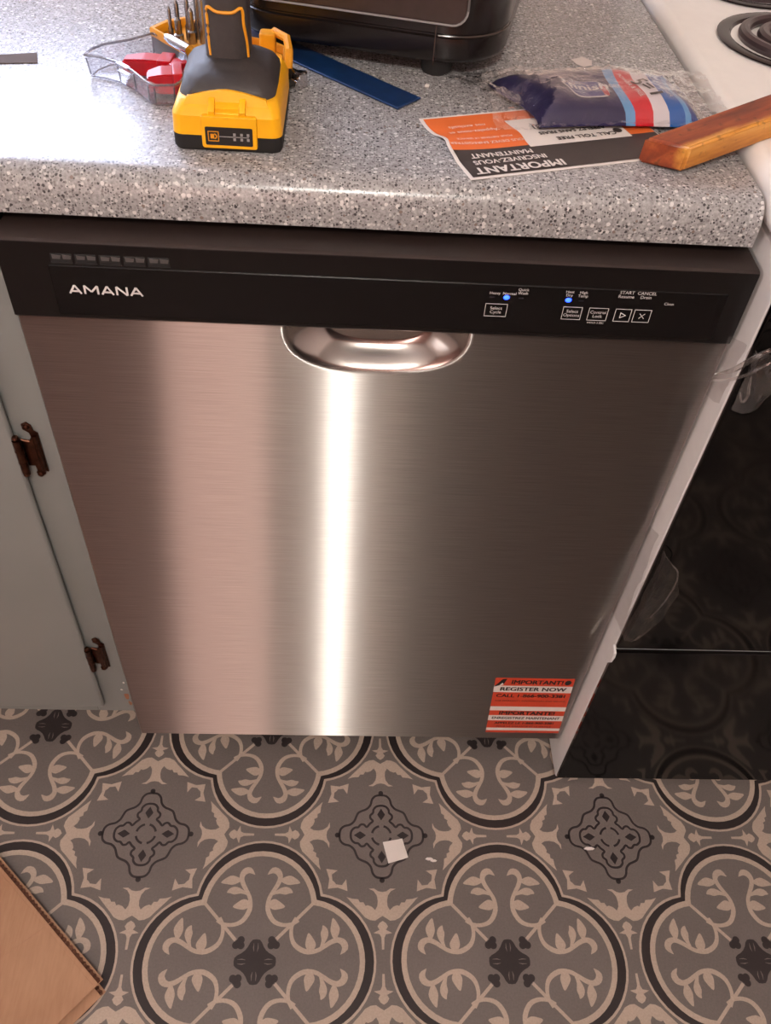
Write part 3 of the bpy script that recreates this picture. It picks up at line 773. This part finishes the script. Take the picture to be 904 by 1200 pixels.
def bit_case():
    # clear lid lying open on its back
    rim = [(-.262, .189), (-.259, .203), (-.251, .215), (-.231, .229), (-.214, .247), (-.196, .236), (-.180, .212), (-.1735, .190), (-.1735, .145), (-.178, .137), (-.194, .134), (-.2005, .139), (-.216, .161), (-.233, .178), (-.247, .186)]
    z1 = Z0+.0195
    r = root('drill_bit_case', (-.19, .2, Z0), 'open drill bit case, clear lid and yellow tray, left of and behind the drill', 'case')
    cx, cy = -.208, .188
    def sc(k, z): return [(cx+(x-cx)*k, cy+(y-cy)*k, z) for x, y in rim]
    b = B(); loft(b, [sc(.93, Z0+.0008), sc(.955, Z0+.0030), sc(.985, Z0+.0165), sc(1.02, Z0+.0170), sc(1.02, z1), sc(.985, z1), sc(.965, Z0+.0165), sc(.935, Z0+.0038), sc(.91, Z0+.0020)])
    lid = obj('clear_lid', b, m_case, r, smooth=30)
    b = B(); tube(b, sc(1.004, z1-.0006), .0011, 8, True); obj('rim', b, m_caserim, lid)
    for a in (0, 13, 12, 11, 10, 9, 4):
        x, y = rim[a]; b = B(); tube(b, [(cx+(x-cx)*.95, cy+(y-cy)*.95, Z0+.003), (cx+(x-cx)*.985, cy+(y-cy)*.985, Z0+.0165)], .0007, 6); obj('rib', b, m_caserim, lid)
    b = B(); tube(b, sc(.945, Z0+.0018), .0007, 6, True); obj('base_edge', b, m_caserim, lid)
    for a, c in ((13, 12), (11, 10)):
        (xa, ya), (xb, yb) = rim[a], rim[c]; mx, my = (xa+xb)/2, (ya+yb)/2
        d = Vector((xb-xa, yb-ya, 0)).normalized(); n = Vector((d.y, -d.x, 0))
        b = B(); pr = [Vector((mx, my, 0))+d*s*.008+n*t for s, t in ((-1, -.001), (1, -.001), (1, .0035), (-1, .0035))]
        loft(b, [[(p.x, p.y, z1-.005) for p in pr], [(p.x, p.y, z1+.001) for p in pr]]); obj('latch', b, m_case, lid)
    # the tray: yellow frame, dark bed, bits standing in it
    out = [(-.2165, .252), (-.205, .272), (-.188, .284), (-.165, .262), (-.142, .250), (-.100, .234), (-.088, .222), (-.086, .182), (-.096, .176), (-.150, .176), (-.166, .196), (-.190, .222)]
    ox, oy = sum(p[0] for p in out)/12, sum(p[1] for p in out)/12
    def so(k, z): return [(ox+(x-ox)*k, oy+(y-oy)*k, z) for x, y in out]
    b = B(); loft(b, [so(.96, Z0+.0008), so(.99, Z0+.004), so(.99, Z0+.0160), so(.9, Z0+.0160), so(.885, Z0+.010), so(.5, Z0+.009)])
    tray = obj('tray', b, m_tray, r, smooth=30)
    b = B(); loft(b, [so(.992, Z0+.0155), so(1, Z0+.0165), so(1, Z0+.0215), so(.985, Z0+.023), so(.93, Z0+.023), so(.915, Z0+.0215), so(.915, Z0+.0160)]); obj('tray_rim', b, m_amber, tray)
    b = B(); prism(b, [(ox+(x-ox)*.88, oy+(y-oy)*.88) for x, y in out], Z0+.0105, Z0+.0150); obj('tray_bed', b, m_blackmatte, tray)
    b = B(); tube(b, [(-.086, .180, Z0+.021), (-.0855, .184, Z0+.034), (-.088, .196, Z0+.0395), (-.100, .206, Z0+.041)], .0036, 8); prism(b, rrect(-.112, -.098, .196, .210, .003, 3), Z0+.022, Z0+.042, 'z', .002, 2)
    obj('hinge_arm', b, m_amber, tray)
    for x, y, h, rr in ((-.196, .245, .028, .0016), (-.190, .250, .032, .0022), (-.188, .238, .022, .003), (-.180, .246, .036, .0020), (-.176, .238, .030, .0026), (-.172, .250, .040, .0024), (-.166, .240, .040, .0028)):
        b = B(); lathe(b, [(0, 0), (rr*1.5, 0), (rr*1.5, h*.35), (rr, h*.4), (rr, h*.9), (rr*.4, h), (0, h)], x, y, Z0+.015, 10); obj('drill_bit', b, m_steelbit, tray)
    b = B(); tube(b, [(-.196, .221, Z0+.026), (-.190, .214, Z0+.026), (-.172, .193, Z0+.026)], [.0030, .0045, .0045], 12); obj('bit_holder', b, m_chrome, tray)
bit_case()

def red_anchors():
    # red plastic wall anchors lying in the lid
    def one(x, y, ang, L, w_, h, label, name='plastic_plug'):
        M = Matrix.Translation((x, y, Z0+.0042)) @ Matrix.Rotation(ang, 4, 'Z')
        b = B(); t = bmesh.new()
        loft(t, [[(-L/2, a*w_*.36, c*h*.36+h*.45) for a, c in ((-1, -1), (1, -1), (1, 1), (-1, 1))], [(-L*.1, a*w_*.5, c*h*.5+h*.5) for a, c in ((-1, -1), (1, -1), (1, 1), (-1, 1))], [(L*.25, a*w_*.5, c*h*.5+h*.5) for a, c in ((-1, -1), (1, -1), (1, 1), (-1, 1))]])
        bmesh.ops.bevel(t, geom=t.edges[:], offset=.0012, segments=2, affect='EDGES'); join(b, t, 0, M)
        t = bmesh.new(); box(t, L*.22, L*.5, -w_*.58, w_*.58, 0, h*1.1, .0014, 2); join(b, t, 0, M)
        o = obj(name, b, m_red, origin=(x, y, Z0+.0042)); tag(o, label, 'plug', 'red plastic plugs in the clear lid')
    one(-.2090, .196, math.radians(-6), .044, .018, .014, 'red plastic plug lying longest and leftmost in the clear lid')
    one(-.1865, .1900, math.radians(-50), .026, .015, .014, 'red plastic plug half behind the drill, farther back in the clear lid')
    one(-.1900, .163, math.radians(10), .030, .022, .016, 'blocky red plastic plug nearest the front rim of the clear lid')
red_anchors()

def socket_bits():
    b = B()
    tube(b, [(-.0905, .212, Z0+.006), (-.086, .207, Z0+.006), (-.080, .200, Z0+.0062)], [.0035, .0058, .0060], 14)
    lathe(b, [(.0035, 0), (.0062, .001), (.0062, .012), (.0030, .013), (.0030, .004), (0, .004)], -.0765, .1955, Z0, 14)
    tube(b, [(-.0835, .190, Z0+.0045), (-.078, .186, Z0+.0045)], .0045, 12)
    tag(obj('socket_adapter', b, m_chrome, origin=(-.082, .2, Z0)), 'small shiny chrome socket adapter lying right of the drill battery', 'tool part')
socket_bits()

def steel_strip():
    a = Vector((.0205, .1685, 0)); d = Vector((-.118, .113, 0)).normalized(); n = Vector((-d.y, d.x, 0)); hw, L = .0165, .215
    pts = [a+n*hw-d*.001, a-n*hw+d*.001, a+d*L-n*hw, a+d*L+n*hw]
    b = B(); prism(b, [(p.x, p.y) for p in pts], Z0+.0004, Z0+.0024, 'z', .0006, 1)
    r = tag(obj('steel_strip', b, m_blue, origin=(.02, .168, Z0)), 'flat dark blue steel strip lying on the worktop, its far end under the black appliance', 'tool')
steel_strip()

def appliance():
    th = math.radians(-13)
    Mx = Matrix.Translation((.102, .215, 0)) @ Matrix.Rotation(th, 4, 'Z')      # local: corner at 0,0; x to the left is negative; y back
    r = root('countertop_oven', (-.02, .38, Z0), 'large glossy black countertop appliance on round feet, behind the steel strip', 'appliance')
    def sec(in_, z, rad): return [Mx @ Vector((a, b_, z)) for a, b_ in rrect(-.262+in_, -in_, in_, .27-in_, rad, 8)]
    b = B(); loft(b, [sec(.010, Z0+.0125, .052), sec(.003, Z0+.0150, .056), sec(0, Z0+.020, .058), sec(0, Z0+.036, .058), sec(.0018, Z0+.0375, .057), sec(.0018, Z0+.0385, .057), sec(0, Z0+.040, .058), sec(.002, Z0+.17, .058), sec(.012, Z0+.205, .055), sec(.04, Z0+.225, .04)])
    obj('housing', b, m_app, r, smooth=40)
    # front drawer with rounded corners and a thin bright rim
    b = B(); t = bmesh.new(); prism(t, rrect(-.232, -.034, Z0+.050, Z0+.170, .012, 5), -.006, .004, 'y', .002, 2); join(b, t, 0, Mx); obj('basket_front', b, m_app_panel, r)
    b = B(); lp = rrect(-.233, -.033, Z0+.049, Z0+.171, .013, 5); tube(b, [Mx @ Vector((x, -.0035, z)) for x, z in lp], .0011, 6, True); obj('basket_rim', b, m_grey_print, r)
    # upright seam and lower corner cover
    b = B(); t = bmesh.new(); box(t, -.0608, -.0596, -.0012, .002, Z0+.013, Z0+.049); join(b, t, 0, Mx); obj('seam', b, m_app_panel, r)
    b = B(); pts = []
    for k in range(15):
        a = -PI/2+PI/2*k/14; pts.append(Mx @ Vector((-.058+.0592*math.cos(a), .058+.0592*math.sin(a), Z0+.0385)))
    tube(b, pts, .0010, 6); obj('corner_seam', b, m_app_panel, r)
    for x, y in ((-.060, .022), (-.215, .03), (-.045, .235), (-.215, .235)):
        p = Mx @ Vector((x, y, 0)); b = B(); lathe(b, [(0, 0), (.013, 0), (.0145, .003), (.0155, .015), (0, .0155)], p.x, p.y, Z0, 20); obj('foot', b, m_blackmatte, r)
appliance()

def leaflet():
    o = Vector((.0640, .0345, 0)); u = Vector((.1515, .0505, 0)).normalized(); v = Vector((-u.y, u.x, 0)); W, H = .196, .112
    M = Matrix(((u.x, v.x, 0, o.x), (u.y, v.y, 0, o.y), (0, 0, 1, Z0), (0, 0, 0, 1)))
    def hz(a, c):       # gentle curl of the left edge
        k = max(0, 1-a/.05); return .0007 + .0035*k*k*math.sin(min(1, max(0, (c-.03)/.05))*PI)
    def lx(c): return .004*math.exp(-((c-.068)/.012)**2) - .002*math.exp(-((c-.095)/.02)**2)
    na, nc = 18, 28; b = B()
    def sheet(dz): return [[b.verts.new(M @ Vector((W*(i/na)**1.5+lx(H*j/nc)*(1-i/na), H*j/nc, hz(W*(i/na)**1.5, H*j/nc)+dz))) for j in range(nc+1)] for i in range(na+1)]
    g, gb = sheet(0), sheet(-.0004)
    for i in range(na):
        for j in range(nc): b.faces.new((g[i][j], g[i+1][j], g[i+1][j+1], g[i][j+1])); b.faces.new((gb[i][j+1], gb[i+1][j+1], gb[i+1][j], gb[i][j]))
    ed = [(i, 0) for i in range(na)]+[(na, j) for j in range(nc)]+[(i, nc) for i in range(na, 0, -1)]+[(0, j) for j in range(nc, 0, -1)]
    for (i, j), (k, l) in zip(ed, ed[1:]+ed[:1]): b.faces.new((gb[i][j], gb[k][l], g[k][l], g[i][j]))
    r = tag(obj('leaflet', b, m_paper, origin=(.13, .09, Z0)), 'orange, black and white printed leaflet lying under the wrapped packet, beside the wood bar', 'leaflet')
    def panel(name, a0, a1, c0, c1, m, lift, rad=0):
        b = B(); n = 16; q = []
        for i in range(n+1):
            a = a0+(a1-a0)*(i/n)**1.4; row = []
            for j in range(n+1):
                c = c0+(c1-c0)*j/n; aa = a+lx(c)*max(0, 1-a/W)
                row.append(b.verts.new(M @ Vector((aa, c, hz(a, c)+lift))))
            q.append(row)
        for i in range(n):
            for j in range(n): b.faces.new((q[i][j], q[i+1][j], q[i+1][j+1], q[i][j+1]))
        return obj(name, b, m, r)
    panel('dark_band', .003, W-.001, .003, .0455, m_darkprint, .0003)
    panel('orange_panel', .003, W-.001, .0455, H-.003, m_orange, .0003)
    panel('white_panel', .072, .170, .0415, .092, m_paper, .0006)
    def put(body, size, a, c, m, **k):
        me = text_mesh(body, size, Matrix.Translation((a, c, 0)) @ Matrix.Rotation(PI, 4, 'Z'), **k)
        for vv in me.vertices: vv.co = M @ Vector((vv.co.x, vv.co.y, hz(vv.co.x, vv.co.y)+.0009+2*vv.co.z))
        obj('leaflet_lettering', me, m, r, smooth=0)
    put('IMPORTANT', .0145, .048, .0110, m_paper, bold=.0004, sx=.98)
    put('INSCRIVEZ-VOUS', .0092, .045, .0240, m_paper, bold=.0002, sx=.92)
    put('MAINTENANT', .0092, .042, .0345, m_paper, bold=.0002, sx=.95)
    put('VOUS DEVEZ ENREGISTRER', .0058, .040, .056, m_paper)
    put('POUR OBTENIR LE SERVICE', .0042, .040, .0645, m_paper)
    put('Appelez-nous et', .0068, .036, .078, m_paper)
    put('nos exclusifs', .0068, .034, .088, m_paper)
    put('CALL TOLL FREE', .0078, .130, .0505, m_darkprint, bold=.0001)
    put('APPELEZ SANS FRAIS', .0070, .122, .0625, m_darkprint, bold=.0001)
    put('1-866-900-3381', .0092, .118, .0745, m_darkprint, bold=.0003)
    b = B(); T = M @ Matrix.Translation((.162, .0540, .0018)); flat(b, [T @ Vector((.0042*math.cos(k*PI/8), .0042*math.sin(k*PI/8), 0)) for k in range(16)]); obj('leaflet_symbol', b, m_darkprint, r, smooth=0)
leaflet()

def packet():
    # soft pouch in a clear crinkled wrapper; local x to the right, y back
    o = Vector((.130, .126, Z0+.002)); a = math.radians(8); M = Matrix.Translation(o) @ Matrix.Rotation(a, 4, 'Z')
    W, H = .152, .092
    def mat():
        N_ = N('printed_pouch'); uvn = N_.n('ShaderNodeUVMap', uv_map='UVMap'); sep = N_.n('ShaderNodeSeparateXYZ'); N_.l(uvn.outputs[0], sep.inputs[0])
        d = N_.math('SUBTRACT', sep.outputs[1], .35); bow = N_.math('MULTIPLY', N_.math('MULTIPLY', d, d), -.25)
        u = N_.math('ADD', N_.math('ADD', sep.outputs[0], bow), N_.math('MULTIPLY', sep.outputs[1], .03))
        r = N_.ramp(u, [(0, lin((25, 20, 68))), (.50, lin((96, 150, 196))), (.555, lin((198, 26, 42))), (.665, lin((214, 206, 210))), (.765, lin((30, 92, 168))), (.86, lin((96, 152, 200))), (.90, lin((48, 66, 130)))], 'CONSTANT')
        N_.l(r.outputs[0], N_.b.inputs['Base Color']); N_.b.inputs['Roughness'].default_value = .28
        return N_.m
    nu, nv = 30, 18
    def h(u, v):
        e = max(0, 1-(2*u-1)**6)*max(0, 1-(2*v-1)**4)
        return .017*e**.6*(1+.10*math.sin(9*u+3*v)+.05*math.sin(23*u-7*v))
    def xy(u, v): return (u*W*(1-.03*math.sin(PI*v)) + (1-u)*.006*math.sin(5*v) - (.018*v if u < .5 else .0)*(1-2*u) + .006*(v-.5)*u, v*H + .003*math.sin(4*u))
    b = B(); uvl = b.loops.layers.uv.new('UVMap')
    top = [[b.verts.new(M @ Vector((*xy(i/nu, j/nv), .0035+h(i/nu, j/nv)))) for j in range(nv+1)] for i in range(nu+1)]
    bot = [[b.verts.new(M @ Vector((*xy(i/nu, j/nv), .0025-.2*h(i/nu, j/nv)*.3))) for j in range(nv+1)] for i in range(nu+1)]
    key = {}
    for i in range(nu+1):
        for j in range(nv+1): key[top[i][j]] = key[bot[i][j]] = (i/nu, j/nv)
    for i in range(nu):
        for j in range(nv):
            b.faces.new((top[i][j], top[i+1][j], top[i+1][j+1], top[i][j+1])); b.faces.new((bot[i][j+1], bot[i+1][j+1], bot[i+1][j], bot[i][j]))
    edge = [(i, 0) for i in range(nu)]+[(nu, j) for j in range(nv)]+[(i, nv) for i in range(nu, 0, -1)]+[(0, j) for j in range(nv, 0, -1)]
    for (i, j), (k, l) in zip(edge, edge[1:]+edge[:1]): b.faces.new((bot[i][j], bot[k][l], top[k][l], top[i][j]))
    for f in b.faces:
        for l in f.loops: l[uvl].uv = key[l.vert]
    r = root('detergent_packet', o, 'navy, red and white dishwasher detergent packet in a crinkled clear wrapper, lying on the leaflet', 'packet')
    obj('pouch', b, mat(), r, smooth=60)
    def wrap_text(body, size, u, v, m, rot=0, lift=.0008, **k):
        me = text_mesh(body, size, Matrix.Rotation(rot, 4, 'Z'), **k)
        for vv in me.vertices:
            uu, v2 = u+vv.co.x/W, v+vv.co.y/H
            vv.co = M @ Vector((*xy(uu, v2), .0035+h(min(1, max(0, uu)), min(1, max(0, v2)))+lift))
        obj('pouch_lettering', me, m, r, smooth=0)
    # logo oval with a red tab
    m_logo = plain('logo_blue', (70, 120, 196), .3)
    def patch(name, u0, u1, v0, v1, m, lift, p=5):
        b = B(); n = 14; g = []
        for i in range(n+1):
            row = []
            for j in range(n+1):
                a, c = 2*i/n-1, 2*j/n-1
                l = max(abs(a), abs(c)); f = l/((abs(a)**p+abs(c)**p)**(1/p)) if l > 0 else 1
                u, v = (u0+u1)/2+a*f*(u1-u0)/2, (v0+v1)/2+c*f*(v1-v0)/2
                row.append(b.verts.new(M @ Vector((*xy(u, v), .0035+h(u, v)+lift))))
            g.append(row)
        for i in range(n):
            for j in range(n): b.faces.new((g[i][j], g[i+1][j], g[i+1][j+1], g[i][j+1]))
        return obj(name, b, m, r)
    patch('logo_outline', .220, .450, .20, .57, m_white_print, .0007, 4)
    patch('logo_panel', .229, .441, .215, .555, plain('logo_navy', (40, 50, 120), .3), .0011, 4)
    patch('logo_tab', .407, .440, .22, .40, m_red, .0015, 9)
    wrap_text('finish', .0175, .335, .385, m_white_print, lift=.0022, bold=.0002, shear=.2)
    wrap_text('JET-DRY', .0085, .475, .40, m_white_print, rot=math.radians(0), lift=.0014, sx=.62)
    wrap_text('POWER & FREE', .0062, .610, .42, m_white_print, rot=math.radians(-78), lift=.0012)
    wrap_text('5=1', .0215, .700, .36, m_blackprint, rot=math.radians(-70), lift=.0012, bold=.0003)
    wrap_text('AUTOMATIC\nDISHWASHER', .0062, .810, .42, m_white_print, rot=math.radians(-75), lift=.0012)
    # wrapper: crumpled sheet over and past both ends of the pouch
    random.seed(11)
    nu2, nv2 = 56, 34; b = B()
    from mathutils import noise as mn
    def W3(s, t):
        u = -.26+s*1.50; v = -.10+t*1.30
        uu, vv = min(1, max(0, u)), min(1, max(0, v))
        outd = max(0, -u, u-1)*W + max(0, -v, v-1)*H
        x, y = xy(uu, vv); x += (u-uu)*W; y += (v-vv)*H
        base = .0050+h(uu, vv)
        inside = 1 if (u == uu and v == vv) else 0
        cr = mn.noise(Vector((x*60, y*60, 3.0)))*.004 + mn.noise(Vector((x*140, y*140, 7.0)))*.0020
        z = base+abs(cr)*.9 + .0012 if inside else .004 + abs(cr)*1.6*min(1, outd/.006) + (.010*math.exp(-((v-.55)/.4)**2)*min(1, outd/.01) if u < 0 else .003)
        if outd > 0 and not inside: x += cr*1.2; y += cr*1.1
        return M @ Vector((x, y, z))
    g = [[b.verts.new(W3(i/nu2, j/nv2)) for j in range(nv2+1)] for i in range(nu2+1)]
    for i in range(nu2):
        for j in range(nv2): b.faces.new((g[i][j], g[i+1][j], g[i+1][j+1], g[i][j+1]))
    tag(obj('clear_wrapper', b, m_wrap, r, smooth=25), 'crinkled clear plastic wrapper')
packet()

def wood_bar():
    # resting on the worktop edge and the range, slightly raised at the range
    a0 = Vector((.2225, .0720, Z0+.0113)); d = Vector((.112, .061, .0140)).normalized()
    yv = Vector((0, 0, 1)).cross(d).normalized(); zv = d.cross(yv)
    M = Matrix(((d.x, yv.x, zv.x, a0.x), (d.y, yv.y, zv.y, a0.y), (d.z, yv.z, zv.z, a0.z), (0, 0, 0, 1)))
    L = .34; hw, hh = .0165, .0100
    t = bmesh.new()
    S_ = [(-hw, -hh), (hw, -hh), (hw, hh), (-hw, hh)]
    loft(t, [[(x+(.010*(-y/hw) if x == 0 else 0)+(.002*(z/hh) if x == 0 else 0), y*k, z*k) for y, z in S_] for x, k in ((0, .98), (.10, 1), (.2, 1.02), (L, 1.05))])
    bmesh.ops.bevel(t, geom=[e for e in t.edges if e.is_manifold and e.calc_face_angle(0) > .5], offset=.0022, segments=3, affect='EDGES')
    me = bpy.data.meshes.new('wood_bar'); t.to_mesh(me); t.free(); me.materials.append(m_wood)
    o = bpy.data.objects.new('wood_bar', me); C.objects.link(o); o.matrix_world = M
    me.polygons.foreach_set('use_smooth', [True]*len(me.polygons)); me.set_sharp_from_angle(angle=math.radians(40))
    tag(o, 'reddish brown stained wood bar bridging the worktop end and the range', 'wood bar')
wood_bar()

def torn_film(name, pts_grid, label, m, amp=1.0):
    b = B(); g = [[b.verts.new(p) for p in row] for row in pts_grid]
    for i in range(len(g)-1):
        for j in range(len(g[0])-1): b.faces.new((g[i][j], g[i+1][j], g[i+1][j+1], g[i][j+1]))
    c = sum((v.co for v in b.verts), Vector())/len(b.verts)
    bmesh.ops.subdivide_edges(b, edges=b.edges[:], cuts=2, use_grid_fill=True)
    from mathutils import noise as mn
    for v in b.verts: v.co.y += mn.noise(v.co*55)*.0035*amp; v.co.x += mn.noise(v.co*70+Vector((9, 0, 0)))*.0012
    o = obj(name, b, m, origin=c, smooth=25); tag(o, label, 'plastic film'); return o
torn_film('plastic_film', [[(.2995, -.003, .806), (.2985, -.003, .788), (.297, -.003, .766), (.296, -.003, .745)],
    [(.3055, -.016, .810), (.306, -.018, .790), (.3055, -.018, .765), (.304, -.016, .742)],
    [(.3100, -.038, .815), (.312, -.046, .798), (.318, -.050, .776), (.316, -.048, .756)],
    [(.3190, -.050, .820), (.322, -.054, .806), (.321, -.054, .780), (.318, -.052, .764)],
    [(.3400, -.056, .832), (.342, -.056, .820), (.326, -.055, .784), (.322, -.054, .770)],
    [(.3750, -.050, .838), (.376, -.050, .826), (.330, -.055, .790), (.324, -.054, .778)]],
    'upper crumpled scrap of clear film stuck between dishwasher and oven door', m_film2, 1.6)
torn_film('plastic_film', [[(.3005, -.003, .560), (.300, -.003, .520), (.2995, -.003, .470), (.299, -.003, .405)],
    [(.3070, -.016, .562), (.3065, -.018, .520), (.306, -.018, .470), (.3055, -.018, .400)],
    [(.3105, -.041, .556), (.312, -.044, .515), (.311, -.044, .462), (.307, -.043, .402)],
    [(.3180, -.046, .548), (.322, -.050, .510), (.322, -.050, .458), (.314, -.048, .405)],
    [(.3280, -.046, .536), (.338, -.052, .505), (.333, -.052, .458), (.320, -.048, .412)]],
    'lower torn flap of clear film stuck between dishwasher and oven door', m_film)
def film_fold():
    fl = [o for o in C.objects if o.get('label', '').startswith('lower torn flap')][0]
    b = B(); tube(b, catmull([(.3105, -.0425, .556), (.318, -.0475, .549), (.3275, -.0475, .537), (.330, -.0500, .520), (.327, -.0510, .490), (.320, -.0500, .458)], 4), [.0004]*5+[.0009]*12+[.0006]*4, 6)
    obj('fold', b, m_film2, fl)
    fu = [o for o in C.objects if o.get('label', '').startswith('upper crumpled')][0]
    for pts, rr in (([(.2985, -.006, .7655), (.2990, -.020, .7790), (.2985, -.034, .7930), (.3010, -.049, .8155), (.3120, -.053, .8290), (.3450, -.053, .8370)], .0016),
        ([(.2985, -.006, .7600), (.2995, -.019, .7700), (.3000, -.034, .7830), (.3040, -.050, .8020), (.3170, -.054, .8180), (.3450, -.054, .8260)], .0010),
        ([(.3060, -.046, .7790), (.3085, -.050, .7720), (.3110, -.051, .7780), (.3080, -.051, .7900), (.3060, -.051, .8010)], .0009)):
        b = B(); pp = catmull(pts, 4); tube(b, pp, [rr*(.5+math.sin(PI*i/(len(pp)-1))) for i in range(len(pp))], 6); obj('fold', b, m_film2, fu)
film_fold()
# ------------------------------------------------------------------ floor things
def cardboard():
    c = Vector((-.3105, -.3045, 0)); e1 = Vector((-.165, .1495, 0)).normalized(); e2 = Vector((-e1.y, e1.x, 0))   # along the fluted edge; inward
    if e2.y > 0: e2 = -e2
    r = root('cardboard_sheet', (-.42, -.36, 0), 'brown corrugated cardboard sheet folded double on the floor, below the grey cabinet', 'cardboard')
    L, D = .42, .36
    def pl(o, du, a0, a1, b0, b1, z0, z1, bend=0):
        pts = [c+e1*a+e2*b_+o for a, b_ in ((a0, b0), (a1, b0), (a1, b1), (a0, b1))]
        bm = B(); prism(bm, [(p.x, p.y) for p in pts], z0, z1, 'z', .0002, 1); return bm
    zero = Vector((0, 0, 0))
    for name, o, z in (('upper_layer', zero, .0100), ('under_layer', e1*-.011+e2*.006, .0008)):
        bm = pl(o, 0, 0, L, .0050, D, z+.0038, z+.0044); top = obj(name, bm, m_card, r)
        bm = pl(o, 0, .001, L, -.0022, D, z, z+.0006); obj('liner', bm, m_card, top)
        bm = B(); n = 56; per = L/n; k = n*6; va, vb = [], []
        for i in range(k+1):
            a = .001+(L-.002)*i/k; zz = z+.0022+.0014*math.sin(2*PI*a/per)
            p = c+o+e1*a+e2*(.0006+.0008*math.sin(a*900)); q_ = c+o+e1*a+e2*(D-.001)
            va.append(bm.verts.new((p.x, p.y, zz))); vb.append(bm.verts.new((q_.x, q_.y, zz)))
        for i in range(k): bm.faces.new((va[i], va[i+1], vb[i+1], vb[i]))
        tag(obj('fluting', bm, m_card_in, top), kind='stuff')
    # pressed crease across the sheet
    bm = B(); p0 = c+e1*.004+e2*.0105; p1 = c+e1*.20+e2*.0095; p2 = c+e1*.41+e2*.0110
    tube(bm, [(p.x, p.y, .01425) for p in (p0, p1, p2)], .0005, 6); obj('crease', bm, m_card, r)
    bm = B(); p0 = c+e1*.105+e2*.002; p1 = c+e1*.125+e2*.14; p2 = c+e1*.21+e2*.30
    tube(bm, [(p.x, p.y, .01425) for p in (p0, p1, p2)], .0005, 6); obj('crease', bm, m_card, r)
cardboard()

def scrap(name, pts, z, m, label, cat, th=.0006, bump=0, group=None):
    b = B(); prism(b, pts, z+.0004, z+.0004+th, 'z')
    if bump:
        bmesh.ops.subdivide_edges(b, edges=b.edges[:], cuts=3, use_grid_fill=True)
        from mathutils import noise as mn
        for v in b.verts: v.co.z += (mn.noise(Vector((v.co.x*90, v.co.y*90, 1)))+.6)*bump
    o = obj(name, b, m, origin=(pts[0][0], pts[0][1], z)); return tag(o, label, cat, group)
scrap('paper_scrap', [(.0540, -.1530), (.0820, -.1445), (.0745, -.1175), (.0465, -.1230)], .0006, m_paper, 'small square scrap of white paper on the patterned floor, over a dark medallion', 'paper scrap', bump=.0025)
scrap('film_scrap', [(.186, .296), (.199, .304), (.207, .296), (.205, .284), (.196, .279), (.190, .284)], Z0, plain('frosted_film', (206, 196, 192), .4), 'small frosted scrap on the worktop behind the wrapped packet', 'scrap', .0004)
scrap('crumb', [(.0360, .2085), (.0395, .2080), (.0405, .2110), (.0375, .2125)], Z0, m_paper, 'tiny white crumb beside the near end of the steel strip', 'crumb', .002)
scrap('label_strip', [(-.372, .214), (-.345, .207), (-.312, .2135), (-.318, .236), (-.350, .226), (-.374, .232)], Z0, plain('taupe_label', (96, 86, 82), .9, spec=.1), 'grey brown peeled label strip on the worktop, left of the clear case', 'label', .0005)
for i, (x, y, s) in enumerate(((.112, -.146, .0035), (.118, -.1485, .003), (.345, -.130, .004))):
    pts = [(x+s*math.cos(a)*(1.6 if i < 2 else 2.0), y+s*.6*math.sin(a)) for a in (0, 1.1, 2.2, 3.3, 4.4, 5.4)]
    scrap('crumb', pts, .0006, m_paper, ('white crumb on the floor just right of the paper scrap, the larger of two', 'white crumb on the floor just right of the paper scrap, the smaller of two', 'white sliver on the floor over the right dark medallion')[i], 'crumb', .0015)
